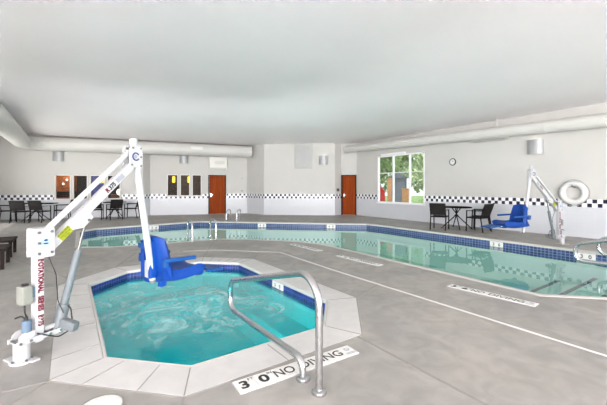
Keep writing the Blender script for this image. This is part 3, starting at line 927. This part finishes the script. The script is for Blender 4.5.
# ------------------------------------------------------------------ pool lifts
def oval(mb, c, rx_, rz_, y, n=28, mi=0):
    mb.add([(c[0] + rx_ * math.cos(2 * PI * k / n), y, c[1] + rz_ * math.sin(2 * PI * k / n)) for k in range(n)], [tuple(range(n))], mi=mi)

def make_lift():
    t = thing('pool_lift')
    W = MT['white']
    m = MB(); m.lathe([(.078, 0), (.080, .010), (.076, .018), (.058, .020)], (-.110, 0, 0), 36); m.box((-.135, .09, .008), (.06, .11, .016)); m.box((-.06, -.07, .008), (.06, .06, .016)); base = m.build('base_flange', W, t, bevel=.002)
    for a in (.5, 1.9, 3.3, 4.7, 5.6):
        m = MB(); m.cyl((-.110 + .066 * math.cos(a), .066 * math.sin(a), .014), (-.110 + .066 * math.cos(a), .066 * math.sin(a), .032), .009, 6); m.build('anchor_bolt', MT['bolt'], base)
    m = MB(); m.lathe([(.055, .015), (.055, .15), (.050, .160)], (-.110, 0, 0), 32); m.build('base_column', W, t)
    m = MB()
    for y in (-.062, .062): m.box((-.005, y, .168), (.34, .010, .036)); 
    m.extr([(-.155, .18), (-.10, .18), (-.05, .185), (-.04, .235), (-.09, .24), (-.13, .235), (-.155, .21)], 'y', -.052, -.044)
    m.extr([(-.155, .18), (-.10, .18), (-.05, .185), (-.04, .235), (-.09, .24), (-.13, .235), (-.155, .21)], 'y', .044, .052)
    m.box((-.03, 0, .155), (.25, .114, .014))
    br = m.build('mast_bracket', W, t, bevel=.002)
    for x in (-.15, -.08, .06, .14):
        m = MB(); m.cyl((x, -.075, .168), (x, .075, .168), .010, 8); m.build('bracket_bolt', MT['bolt'], br)
    mast = MB().box((0, 0, .55), (.066, .070, .86)).build('mast', W, t, bevel=.008)
    # writing up the mast on both sides
    lm = lambda z, sg: frame_mat((.004, .0356 * sg, z), (0, 0, -1), (-sg, 0, 0), .94, 1.15)
    items = []
    for sg in (-1, 1):
        items += [('ROTATIONAL', .046, lm(.655, sg), .0026), ('SERIES', .046, lm(.43, sg), .0026), ('R375', .046, lm(.292, sg), .0026)]
    lettering('lettering', items, MT['red'], mast)
    # pivot plates
    pl = MB()
    for y in (-.058, .058):
        pl.extr([(-.048, .812), (-.040, .803), (.088, .803), (.096, .812), (.096, 1.030), (.088, 1.042), (-.040, 1.042), (-.048, 1.030)], 'y', y - .005, y + .005)
    pl.box((-.048, 0, .925), (.008, .11, .22)); pl.box((.02, 0, 1.036), (.11, .11, .008))
    plate = pl.build('pivot_plate', W, t, bevel=.002)
    m = MB()
    for x, z in ((-.022, .84), (-.022, .925), (-.022, 1.01), (.072, .84), (.072, 1.01)):
        m = MB(); m.cyl((x, -.072, z), (x, .072, z), .011, 10); m.build('plate_bolt', MT['bolt'], plate)
    for s in (-1, 1):
        m = MB(); oval(m, (.028, .925), .040, .034, s * .0637, mi=0)
        for x, z, a, b in ((.028, .943, .015, .009), (.028, .917, .020, .007)): oval(m, (x, z), a, b, s * .0642, mi=1)
        m.build('emblem', [MT['pale'], MT['navy']], plate, recalc=False)
    # arms
    A0, A1 = Vector((.055, 0, .850)), Vector((.865, 0, 1.605))
    B0, B1 = Vector((.04, 0, .998)), Vector((.865, 0, 1.765))
    arm = MB().bar(A0, A1, .070, .076).build('lower_arm', W, t, bevel=.006)
    MB().bar(B0, B1, .045, .036).build('upper_arm', W, t, bevel=.005)
    ad = (A1 - A0).normalized(); au = Vector((-ad.z, 0, ad.x))
    fm = lambda s, off, sg, sx=1., sy=1.: frame_mat(A0 + (A1 - A0) * s + au * off + Vector((0, sg * .0357, 0)), ad * (-sg), au, sx, sy)
    sk = MB(); tl = []
    for sg in (-1, 1):
        M = fm(.17, .0, sg)
        sk.add([M @ Vector(p) for p in ((-.060, -.036, .0006), (.060, -.036, .0006), (.060, .036, .0006), (-.060, .036, .0006))], [(0, 1, 2, 3)])
        tl += [('WARNING', .026, fm(.17, .021, sg) @ Matrix.Translation((0, 0, .0008))), ('MAX 375 LB', .019, fm(.17, -.004, sg) @ Matrix.Translation((0, 0, .0008))), ('170 KG', .019, fm(.17, -.024, sg) @ Matrix.Translation((0, 0, .0008)))]
    st = sk.build('capacity_label', MT['yellow'], arm, recalc=False)
    lettering('lettering', tl, MT['letter'], st)
    lettering('arm_lettering', [('R', .062, fm(.655, .0, sg, .9), .003) for sg in (-1, 1)], MT['red'], arm)
    lettering('model_lettering', [('375', .062, fm(.715, .0, sg, .85), .003) for sg in (-1, 1)], MT['letter'], arm)
    m = MB()
    for sg in (-1, 1):
        M = fm(.82, 0, sg); m.add([M @ Vector(p) for p in ((-.05, -.026, .0006), (.05, -.026, .0006), (.05, .026, .0006), (-.05, .026, .0006))], [(0, 1, 2, 3)])
    m.build('grey_decal', MT['greymark'], arm, recalc=False)
    # bracket below the lower arm for the actuator
    Q = A0 + (A1 - A0) * .31
    m = MB()
    for y in (-.030, .030):
        a, b, c, d = Q - ad * .09 - au * .03, Q + ad * .12 - au * .03, Q + ad * .10 - au * .085, Q - ad * .02 - au * .085
        m.extr([(a.x, a.z), (b.x, b.z), (c.x, c.z), (d.x, d.z)], 'y', y - .012, y + .012)
    ab = m.build('arm_bracket', W, t, bevel=.002)
    top = Q + ad * .06 - au * .068
    m = MB(); m.cyl(top + Vector((0, -.052, 0)), top + Vector((0, .052, 0)), .012, 12); m.build('bracket_pin', MT['bolt'], ab)
    # actuator
    bot = Vector((.145, 0, .135))
    ax = (top - bot).normalized(); L = (top - bot).length
    m = MB(); m.cyl(bot + ax * .17, bot + ax * (L * .72), .031, 22); 
    act = m.build('actuator', MT['greyplastic'], t)
    m = MB(); m.cyl(bot + ax * (L * .71), top, .0125, 14); m.build('actuator_rod', MT['rod'], act)
    m = MB(); m.cyl(bot + ax * .0, bot + ax * .23, .046, 22); m.build('actuator_housing', MT['greyplastic'], act, bevel=.006)
    m = MB(); mo = bot + ax * .085 + Vector((.0, -.03, 0)); m.bar(mo, mo + Vector((.04, -.135, -.035)), .070, .080); m.build('motor', MT['greyplastic'], act, bevel=.014)
    m = MB(); m.box((.10, 0, .205), (.11, .03, .03)); m.box((.145, 0, .17), (.07, .06, .02)); m.build('actuator_mount', W, t, bevel=.002)
    # battery box and control unit on the back of the mast
    m = MB(); m.box((-.100, -.02, .525), (.080, .085, .146)); bx = m.build('battery_box', MT['boxgrey'], t, bevel=.012)
    m = MB(); m.box((-.098, -.02, .605), (.035, .035, .016)); m.build('box_cap', MT['black'], bx)
    m = MB(); m.box((-.055, 0, .53), (.06, .06, .08)); m.build('box_bracket', MT['slate'], bx)
    m = MB(); m.cyl((-.088, -.025, .232), (-.088, -.025, .325), .034, 20); cu = m.build('control_unit', MT['slate'], t, bevel=.006)
    m = MB(); m.tube(fillet([(-.088, -.025, .32), (-.11, 0, .36), (-.13, .05, .34)], .02), .007, 8); m.cyl((-.088, -.02, .32), (-.088, -.02, .35), .011, 10); m.build('plug', MT['black'], cu)
    m = MB(); m.tube(fillet([(-.10, -.02, .46), (-.11, -.04, .40), (-.088, -.02, .345)], .03), .006, 8)
    m.tube(fillet([(.055, -.045, .81), (.10, -.07, .65), (.12, -.06, .42), (.17, -.05, .30)], .1), .004, 8)
    m.tube(fillet([(-.03, -.05, .20), (.10, -.10, .13), (.22, -.10, .16), (.23, -.05, .33), (.19, -.03, .36)], .05), .006, 8)
    m.build('cable', MT['black'], t)
    # head
    m = MB()
    for y in (-.050, .050):
        m.extr([(.812, 1.592), (.950, 1.578), (.972, 1.60), (.968, 1.80), (.948, 1.818), (.850, 1.818), (.812, 1.78)], 'y', y - .005, y + .005)
    m.box((.965, 0, 1.69), (.01, .09, .2))
    hd = m.build('head_plate', W, t, bevel=.002)
    m = MB()
    for x, z in ((.838, 1.612), (.948, 1.605), (.948, 1.70), (.945, 1.79), (.852, 1.79)):
        m = MB(); m.cyl((x, -.063, z), (x, .063, z), .010, 10); m.build('head_bolt', MT['bolt'], hd)
    m = MB(); n = 22
    for s in (-1, 1):
        pts = [(.885 + .038 * math.cos(a), s * .057, 1.70 + .038 * math.sin(a)) for a in [(.55 + (2 * PI - 1.1) * k / n) for k in range(n + 1)]]
        m.tube(pts, .007, 8)
        oval(m, (.882, 1.70), .022, .022, s * .0556, mi=1)
    m.build('round_emblem', [MT['navy'], MT['greymark']], hd)
    # drop tube
    T0, T1 = Vector((.900, 0, 1.865)), Vector((1.150, 0, .335))
    tube = MB(); td = (T1 - T0).normalized()
    tube.cyl(T0, T1, .036, 24)
    dt = tube.build('drop_tube', W, t)
    m = MB(); m.cyl(T1 - td * .005, T1 + td * .035, .034, 20); m.build('tube_cap', MT['greyplastic'], dt)
    m = MB(); m.cyl(T0 - td * -.02, T0 - td * .03, .040, 20); m.build('tube_collar', W, dt)
    # seat
    s = thing('seat', (1.095, .085, -.055), R(-14)); s.parent = t
    xb = .055
    def back(u, v):
        y = (u - .5) * 2
        zz = .40 + .48 * v
        taper = .25 - .07 * v ** 2.2
        return (xb + .075 - .06 * v + .085 * abs(y) ** 2.2, y * taper, zz - .03 * (abs(y) ** 3) * v)
    MB().shell(back, 18, 12, .05).build('backrest', MT['blue'], s)
    def pan(u, v):
        y = (u - .5) * 2; x = xb + .05 + .53 * v
        z = .435 - .03 * math.sin(PI * min(1, v * 1.1)) + .04 * abs(y) ** 3 - .04 * max(0, (v - .85) / .15) ** 2
        return (x, y * .245, z - .015)
    MB().shell(pan, 16, 14, .115).build('seat_pan', MT['blue'], s)
    m = MB()
    for y in (-.085, .085): m.box((xb + .01, y, .62), (.09, .05, .42))
    m.build('back_rib', MT['blue'], s, bevel=.015)
    m = MB(); m.box((xb - .035, 0, .775), (.10, .13, .055)); m.build('tube_clamp', MT['bluedark'], s, bevel=.012)
    m = MB(); m.box((xb + .01, 0, .50), (.05, .10, .20)); m.build('back_plate', W, s, bevel=.006)
    m = MB(); m.bar((xb - .02, 0, .385), (xb + .30, 0, .375), .10, .05); m.box((xb + .06, -.20, .365), (.075, .06, .075)); m.build('seat_mount', MT['blue'], s, bevel=.008)
    for y in (-.285, .285):
        m = MB(); m.bar((xb + .04, y, .625), (xb + .43, y, .605), .045, .042); m.box((xb + .06, y * .94, .58), (.06, .05, .07)); m.build('armrest', MT['bluedark'], s, bevel=.010)
    m = MB()
    for y in (-.09, .09): m.tube(fillet([(xb + .30, y, .375), (xb + .56, y, .375), (xb + .74, y, .365)], .1), .014, 10)
    m.build('footrest_bar', W, s)
    def foot(u, v):
        return (xb + .66 + .26 * v, (u - .5) * .36, .395 - .06 * v + .02 * v * v)
    MB().shell(foot, 8, 8, .03).build('footrest', MT['bluedark'], s)
    return t
lift = make_lift()
tag(lift, 'white pool lift with blue seat hanging over the bubbling spa', 'pool lift', 'white pool lifts with blue seats')
place(lift, -2.175, 2.74, R(66))
lift2 = dup(lift)
tag(lift2, 'white pool lift with blue seat on the far deck by the life ring', 'pool lift', 'white pool lifts with blue seats')
place(lift2, 6.22, 8.17, R(198))
for ch in [x for x in bpy.data.objects if x.parent == lift2 and x.name.startswith('seat')]:
    ch.location = (1.09, 0, .11); ch.rotation_euler = (0, 0, R(-14))          # this seat sits a little higher on its tube

# ------------------------------------------------------------------ patio furniture
def make_chair():
    t = thing('patio_chair')
    F = MT['frame']
    MB().shell(lambda u, v: ((u - .5) * .44, -.21 + .46 * v, .435 - .02 * math.sin(PI * v) + .01 * v), 6, 8, .022).build('seat', MT['sling'], t)
    MB().shell(lambda u, v: ((u - .5) * .44, -.215 - .11 * v - .02 * math.sin(PI * v), .50 + .35 * v), 6, 8, .022).build('backrest', MT['sling'], t)
    m = MB()
    for x in (-.23, .23): m.tube([(x, -.20, .44), (x, -.34, .87)], .019, 8)
    m.tube([(-.23, -.335, .86), (.23, -.335, .86)], .019, 8); m.tube([(-.23, .25, .43), (.23, .25, .43)], .016, 8); m.tube([(-.23, -.20, .43), (.23, -.20, .43)], .016, 8)
    for x in (-.23, .23): m.tube([(x, -.20, .43), (x, .25, .43)], .016, 8)
    m.build('back_frame', F, t)
    for x in (-.235, .235):
        MB().tube([(x, .25, .64), (x, .27, .0)], .019, 8).build('leg', F, t)
        MB().tube([(x, -.20, .45), (x, -.27, .0)], .019, 8).build('leg', F, t)
        MB().bar((x, -.27, .655), (x, .27, .65), .045, .022).build('armrest', F, t, bevel=.006)
    return t
chair0 = make_chair()
used = []
def chair(x, y, face, label, group):
    c = chair0 if not used else dup(chair0)
    used.append(c); place(c, x, y, face - PI / 2)
    return tag(c, label, 'chair', group)
def make_table(w, d, rot, x, y, label, roundtop=False):
    t = thing('patio_table', (x, y, 0), rot); tag(t, label, 'table', 'dark patio tables')
    m = MB()
    if roundtop: m.lathe([(w / 2 - .01, .705), (w / 2, .712), (w / 2, .728), (w / 2 - .008, .735)], (0, 0, 0), 40)
    else: m.box((0, 0, .72), (w, d, .03))
    m.build('tabletop', MT['tabletop'], t, bevel=0 if roundtop else .006)
    for sx, sy in ((1, 1), (1, -1), (-1, 1), (-1, -1)):
        q = .36 * min(w, 1.1); e = .36 * d
        m = MB(); m.tube(fillet([(-sx * .10, -sy * .10, .70), (sx * .05, sy * .05, .40), (sx * q, sy * e, .0)], .25), .017, 8); m.build('leg', MT['frame'], t)
    m = MB(); m.tube([(.07 * math.cos(a), .07 * math.sin(a), .42) for a in [2 * PI * k / 20 for k in range(20)]], .012, 8, closed=True); m.build('leg_ring', MT['frame'], t)
    return t
wa = wrot(PL1)
G1, G2, G3 = 'chairs at the table by the far left corner', 'chairs at the table under the lobby panes', 'chairs at the table by the right wall'
make_table(1.35, .80, wa, -11.20, 14.02, 'dark table by the far left corner beneath the chequered band')
chair(-12.22, 13.72, wa + .1, 'dark chair at the left edge of the photo, facing right', G1)
chair(-11.22, 13.28, wa + PI / 2, 'dark chair with its back to us, left of two at the corner table', G1)
chair(-10.55, 13.42, wa + PI / 2 - .25, 'dark chair with its back to us, right of two at the corner table', G1)
chair(-10.22, 14.22, wa + PI + .15, 'dark chair facing left at the right end of the corner table', G1)
make_table(.80, .80, wa, -8.62, 15.30, 'dark square table under the lobby panes')
chair(-8.95, 14.45, wa + PI / 2 + .1, 'dark chair with its back to us under the lobby panes', G2)
chair(-8.25, 14.62, wa + PI / 2 + .5, 'dark chair at the near right side of the table under the panes', G2)
chair(-7.88, 15.40, wa + PI - .1, 'dark chair facing left at the right of the table under the panes', G2)
make_table(.95, .95, wrot(PR), 5.18, 11.35, 'dark round table by the right wall near the window', True)
chair(4.50, 11.08, R(56), 'dark mesh chair left of the round table by the right wall', G3)
chair(5.54, 10.60, R(122), 'dark mesh chair nearest to us at the round table by the right wall', G3)
chair(5.92, 11.12, R(146), 'dark mesh chair between the round table and the right wall', G3)

def make_lounger():
    t = thing('sun_lounger'); F = MT['lounge']
    w, L, h = .72, 1.9, .34
    m = MB()
    for y in (-w / 2 + .025, w / 2 - .025): m.box((-L / 2, y, h - .02), (L, .04, .04))
    m.box((-.02, 0, h - .02), (.04, w - .1, .04)); m.box((-L + .02, 0, h - .02), (.04, w - .1, .04))
    m.build('frame', F, t, bevel=.008)
    MB().shell(lambda u, v: (-.05 - 1.15 * u, (v - .5) * (w - .09), h - .015 - .02 * math.sin(PI * v)), 10, 6, .016).build('webbing', MT['loungemesh'], t)
    MB().shell(lambda u, v: (-1.2 - .58 * u, (v - .5) * (w - .1), h + .30 * u), 6, 6, .03).build('backrest', MT['loungemesh'], t)
    for x in (-.045, -L + .12):
        for y in (-w / 2 + .035, w / 2 - .035):
            MB().box((x, y, (h - .035) / 2), (.055, .05, h - .035)).build('leg', F, t, bevel=.006)
    return t
lg = make_lounger(); tag(lg, 'low dark brown lounger at the left edge, the farther of two', 'sun lounger', 'loungers at the left edge')
place(lg, -5.93, 6.90, R(35)); lg2 = dup(lg); tag(lg2, 'low dark brown lounger at the left edge, the nearer of two', 'sun lounger', 'loungers at the left edge'); place(lg2, -5.22, 5.93, R(35))

# ------------------------------------------------------------------ lobby seen through the panes
def lobby(P, t0, t1, depth, wallm, nm):
    W = t1 - t0
    a, b, c, d = P(t0, 0, .17), P(t1, 0, .17), P(t1, 0, depth), P(t0, 0, depth)
    H = 2.7
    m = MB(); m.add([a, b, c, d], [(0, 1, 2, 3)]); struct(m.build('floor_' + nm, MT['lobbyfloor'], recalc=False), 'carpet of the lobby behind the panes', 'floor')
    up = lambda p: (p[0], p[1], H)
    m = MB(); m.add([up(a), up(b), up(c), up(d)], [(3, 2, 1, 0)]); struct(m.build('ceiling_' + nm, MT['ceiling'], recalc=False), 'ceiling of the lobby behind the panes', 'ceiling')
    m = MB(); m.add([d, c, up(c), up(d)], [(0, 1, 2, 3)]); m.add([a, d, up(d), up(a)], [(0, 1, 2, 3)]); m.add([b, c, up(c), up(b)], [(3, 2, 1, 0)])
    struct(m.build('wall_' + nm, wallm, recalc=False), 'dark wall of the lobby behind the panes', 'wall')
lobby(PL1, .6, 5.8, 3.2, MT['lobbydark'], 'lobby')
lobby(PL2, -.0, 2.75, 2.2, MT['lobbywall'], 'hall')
def lob(P, t, q, z=0.): return P(t, z, q)
cb = thing('bookcase', lob(PL1, 2.0, 1.6), wa); tag(cb, 'orange brown wooden hutch behind the leftmost lobby pane', 'cabinet')
m = MB(); m.box((0, .2, 1.62), (1.2, .4, .85)); m.box((0, .2, .45), (1.2, .4, .9)); m.build('carcass', MT['orangewood'], cb)
m = MB(); m.box((0, .28, 1.04), (1.18, .2, .3)); m.build('niche', MT['lobbydark'], cb)
for x, z in ((-.2, 1.5), (.15, 1.52), (.3, 1.72)):
    m = MB(); m.lathe([(.035, 0), (.05, .04), (.045, .09), (.02, .11)], (x, -.05, z), 14); m.cyl((x, -.05, z + .05), (x, 0.02, z + .05), .01, 8); m.build('lamp', MT['softglow'], cb)
ps = thing('poster', lob(PL1, 3.45, 2.4), wa); tag(ps, 'blue poster with a white disc behind the second lobby pane', 'poster')
MB().box((0, 0, 1.55), (.75, .03, 1.2)).build('print', MT['poster'], ps)
m = MB(); m.lathe([(.14, 0), (.14, .012), (.0001, .013)], (0, 0, 0), 24); m.v = [rx @ v + Vector((.15, -.018, 1.75)) for v in m.v]; m.build('disc', MT['marker'], ps)
MB().box((0, .1, .4), (.1, .1, .8)).build('stand', MT['black'], ps)
def pendant(P, t, q, z, label, r=.06, h=.30, group=None):
    root = thing('pendant_lamp', lob(P, t, q, z), 0); tag(root, label, 'lamp', group)
    m = MB(); m.lathe([(r * .8, 0), (r, .03), (r, h - .03), (r * .7, h)], (0, 0, 0), 18); m.build('lamp_shade', MT['lampglow'], root)
    m = MB(); m.cyl((0, 0, h), (0, 0, 2.7 - z), .006, 8); m.build('cord', MT['black'], root)
pendant(PL2, 1.02, 1.1, 1.66, 'yellow glowing lamp behind the left one of the three brown panes', .075, .34, 'yellow lamps behind the panes')
pendant(PL2, 1.80, 1.1, 1.66, 'yellow glowing lamp behind the middle one of the three brown panes', .075, .34, 'yellow lamps behind the panes')
pendant(PL1, 4.05, 1.2, 1.62, 'yellow glowing lamp behind the third lobby pane', .13, .26)
gl = thing('table_lamp', lob(PL1, 4.75, 1.0), wa); tag(gl, 'white globe lamp on a stand behind the fourth lobby pane', 'lamp')
m = MB(); m.lathe([(.14, 0), (.14, .02), (.02, .04), (.02, 1.02)], (0, 0, 0), 20); m.build('stand', MT['black'], gl)
m = MB(); m.lathe([(.17 * math.sin(PI * k / 12) + .001, 1.17 - .17 * math.cos(PI * k / 12)) for k in range(13)], (0, 0, 0), 20); m.build('globe', MT['softglow'], gl)
sh = thing('sideboard', lob(PL1, 4.75, 2.2), wa); tag(sh, 'low brown sideboard in the lobby behind the lift arms', 'sideboard')
MB().box((0, .2, .5), (1.3, .45, 1.0)).build('carcass', MT['lobbywall'], sh); MB().box((0, .2, 1.015), (1.36, .5, .03)).build('worktop', MT['orangewood'], sh)

# ------------------------------------------------------------------ outdoors
gr = MB(); gr.add([(-45, -30, -.06), (60, -30, -.06), (60, 60, -.06), (-45, 60, -.06)], [(0, 1, 2, 3)])
hole = offset(ROOM, .02)
gr = holed([(-45, -30), (60, -30), (60, 60), (-45, 60)], [hole], -.04)
struct(gr.build('exterior_ground', MT['grass'], recalc=False), 'lawn outside the window', 'ground')
def tree(x, y, h, cr, label, mat, n=900, lift_=.30):
    root = thing('tree', (x, y, -.04)); tag(root, label, 'tree', 'trees outside the window')
    m = MB(); m.tube([(0, 0, 0), (.05, .03, h * .35), (-.04, .05, h * .75)], .10, 10, r2=.04)
    for k in range(5):
        a = k * 2.4; z = h * (.35 + .09 * k); m.tube([(0, 0, z), (math.cos(a) * cr * .3, math.sin(a) * cr * .3, z + .35), (math.cos(a) * cr * .6, math.sin(a) * cr * .6, z + .6)], .035, 8, r2=.012)
    m.build('trunk', MT['bark'], root)
    f = MB(); blobs = []
    for k in range(16):
        while True:
            p = Vector((random.uniform(-1, 1), random.uniform(-1, 1), random.uniform(-1, 1)))
            if p.length < 1: break
        blobs.append((Vector((p.x * cr * .8, p.y * cr * .8, h * (.5 + lift_ / 2) + p.z * h * .42)), random.uniform(.28, .5) * cr))
    for k in range(n):
        c, r = random.choice(blobs)
        p = Vector((random.gauss(0, 1), random.gauss(0, 1), random.gauss(0, 1))).normalized() * r * random.uniform(.5, 1.05) + c
        s = random.uniform(.09, .19)
        a = Vector((random.gauss(0, 1), random.gauss(0, 1), random.gauss(0, 1))).normalized(); b = a.orthogonal().normalized(); a = a.cross(b)
        f.add([p - a * s, p - b * s * .5, p + a * s, p + b * s * .5], [(0, 1, 2, 3)])
    f.build('foliage', mat, root, recalc=False)
    return root
tree(4.75, 21.5, 5.4, 1.5, 'bright green tree outside the left bay of the window', MT['leafa'], 2600)
tree(7.3, 25.2, 6.6, 1.9, 'pale green tree outside the middle bay of the window', MT['leafb'], 3000)
tree(8.0, 20.2, 4.8, 1.6, 'bright green tree outside the right bay of the window', MT['leafb'], 2600, .1)
tree(11.2, 26.5, 7.5, 2.2, 'tall green tree behind the others outside the window', MT['leafa'], 3400)
tree(6.0, 29.0, 8.0, 2.6, 'big pale tree farthest back between the window mullions', MT['leafb'], 3600, .2)
def shrub(x, y, r, label, mat):
    root = thing('shrub', (x, y, -.04)); tag(root, label, 'shrub')
    f = MB()
    for k in range(700):
        p = Vector((random.gauss(0, 1), random.gauss(0, 1), abs(random.gauss(0, 1)))).normalized() * r * random.uniform(.55, 1.) + Vector((0, 0, r * .15))
        s = random.uniform(.04, .09); a = Vector((random.gauss(0, 1), random.gauss(0, 1), random.gauss(0, 1))).normalized(); b = a.orthogonal().normalized(); a = a.cross(b)
        f.add([p - a * s, p - b * s * .5, p + a * s, p + b * s * .5], [(0, 1, 2, 3)])
    f.build('foliage', mat, root, recalc=False)
    m = MB()
    for k in range(4): m.tube([(0, 0, 0), (math.cos(k * 1.6) * r * .5, math.sin(k * 1.6) * r * .5, r * .8)], .015, 6)
    m.build('stem', MT['bark'], root)
shrub(6.35, 17.6, .75, 'rounded green shrub at the lower right of the window', MT['leafa'])
def post(x, y, h, w, label):
    root = thing('timber_post', (x, y, -.04)); tag(root, label, 'post', 'orange posts outside the window')
    MB().box((0, 0, h / 2), (w, w, h)).build('post_shaft', MT['orangepost'], root, bevel=.01); MB().box((0, 0, h + .02), (w + .04, w + .04, .05)).build('post_cap', MT['orangepost'], root)
post(4.78, 18.6, 1.9, .22, 'orange timber post outside the left bay of the window')
post(5.40, 17.6, 1.35, .36, 'short thick orange post outside the middle bay of the window')
rp = thing('red_board', (4.25, 18.4, -.04), R(-30)); tag(rp, 'red board leaning outside at the left bay of the window', 'board')
MB().extr([(-.28, 0), (.28, 0), (.20, 1.25), (-.28, 1.75)], 'y', -.05, .05).build('panel', MT['redpaint'], rp); MB().box((0, .12, .4), (.08, .2, .8)).build('brace', MT['bark'], rp)
shd = thing('garden_shed', (5.75, 20.2, -.04), R(-20)); tag(shd, 'slate grey shed outside the middle bay of the window', 'shed')
MB().box((0, 0, 1.0), (.85, 1.2, 2.0)).build('wall_boards', MT['shed'], shd)
MB().extr([(-.55, 2.0), (.55, 2.0), (0, 2.35)], 'y', -.7, .7).build('roof', MT['shed'], shd)

# ------------------------------------------------------------------ light
w = bpy.data.worlds.new('sky'); SC.world = w; w.use_nodes = True
bg = w.node_tree.nodes['Background']; bg.inputs[0].default_value = (.90, .95, 1., 1); bg.inputs[1].default_value = 1.5
sun = bpy.data.lights.new('sun', 'SUN'); sun.energy = 2.2; sun.angle = R(1.5); sun.color = (1, .96, .9)
so = bpy.data.objects.new('sun', sun); COL.objects.link(so)
so.rotation_euler = Vector((.80, .50, -1.75)).to_track_quat('-Z', 'Y').to_euler()
def fill_light(P, t0, t1, z0, z1, power, col=(1., .978, .985), tilt=.8):
    """Area light added in a wall opening, tilted up to brighten the room."""
    l = bpy.data.lights.new('opening_fill', 'AREA'); l.shape = 'RECTANGLE'; l.size = t1 - t0; l.size_y = z1 - z0; l.energy = power; l.color = col
    o = bpy.data.objects.new('opening_fill', l); COL.objects.link(o)
    p = Vector(P((t0 + t1) / 2, (z0 + z1) / 2, .05)); d = wdir(P); inward = Vector((d.y, -d.x, 0))
    o.location = p; o.rotation_euler = (inward + Vector((0, 0, tilt))).to_track_quat('-Z', 'Y').to_euler()
    return o
fill_light(PB, 2.5, 9.5, .2, 3.0, 2500, tilt=1.3)  # fill added behind the viewpoint, aimed up at the ceiling
fill_light(PB, 11.3, 18.3, .2, 3.0, 2500, tilt=1.3)
fill_light(PW, 2., 11.5, .2, 3.0, 60, tilt=1.2)
fill_light(PN, 4., 11., .5, 2.8, 380)
fill_light(PE, LWIN[0], LWIN[1], LWIN[2], LWIN[3], 90, tilt=1.0)
fill_light(PR, RFILL[0], RFILL[1], RFILL[2], RFILL[3], 22, tilt=.4)
def basin_fill(p, d, power, size=.25, col=(1., .84, .89)):
    """Unseen lamp added in a basin wall to brighten the water and ceiling."""
    l = bpy.data.lights.new('basin_fill_light', 'AREA'); l.shape = 'DISK'; l.size = size; l.energy = power; l.color = col
    o = bpy.data.objects.new('basin_fill_light', l); COL.objects.link(o)
    o.location = p; o.rotation_euler = Vector(d).to_track_quat('-Z', 'Y').to_euler()
def basin_fills(poly, edges, z, up, size, col):
    for i, pw in edges:
        a, b = Vector(poly[i]), Vector(poly[(i + 1) % len(poly)]); d = (b - a).normalized(); n = Vector((d.y, -d.x))
        if area2(poly) > 0: n = -n
        q = (a + b) / 2 + n * .10
        basin_fill((q.x, q.y, z), (n.x, n.y, up), pw, size, col)
basin_fills(POOL, ((7, 18), (8, 24), (10, 46), (14, 46), (6, 9), (16, 40)), -.55, 1.1, .30, (1., .84, .89))  # added lamps hidden under the pool edge, filling water and ceiling
basin_fills(SPA, ((6, 9), (5, 10)), -.36, .1, .18, (.95, 1., 1.))  # added fill for the spa floor, out of view
def sconce_light(P, t, z, power):
    l = bpy.data.lights.new('sconce_light', 'POINT'); l.energy = power; l.shadow_soft_size = .06; l.color = (1, .95, .88)
    o = bpy.data.objects.new('sconce_light', l); COL.objects.link(o); o.location = onwall(P, t, z, .07)
for a in ((PL1, 2.45, 2.58 + .36), (PL2, 1.60, 2.62 + .36), (PM, 3.04, 2.54 + .36), (PR, 7.98, 2.40 + .36)): sconce_light(*a, .8)
def lobby_light(P, t, q, power):
    l = bpy.data.lights.new('lobby_light', 'POINT'); l.energy = power; l.shadow_soft_size = .15; l.color = (1, .86, .66)
    o = bpy.data.objects.new('lobby_light', l); COL.objects.link(o); o.location = P(t, 2.45, q)
lobby_light(PL1, 2.8, 1.0, 50); lobby_light(PL2, 1.4, 1.0, 16)

# ------------------------------------------------------------------ camera
cam = bpy.data.cameras.new('camera'); co = bpy.data.objects.new('camera', cam); COL.objects.link(co)
cam.sensor_width = 36.; cam.lens = 335 / 607 * 36.; cam.shift_y = -14.5 / 607; cam.clip_end = 200; cam.clip_start = .05
co.location = (0, 0, 1.37); co.rotation_euler = (R(90), 0, 0)
SC.camera = co
vs = SC.view_settings
vs.view_transform = 'Standard'; vs.look = 'None'; vs.gamma = 1.; vs.use_curve_mapping = False; vs.exposure = .22
SC.cycles.use_denoising = True; SC.cycles.denoising_prefilter = 'FAST'; SC.cycles.sample_clamp_indirect = 6.
SC.cycles.max_bounces = 12; SC.cycles.transparent_max_bounces = 16
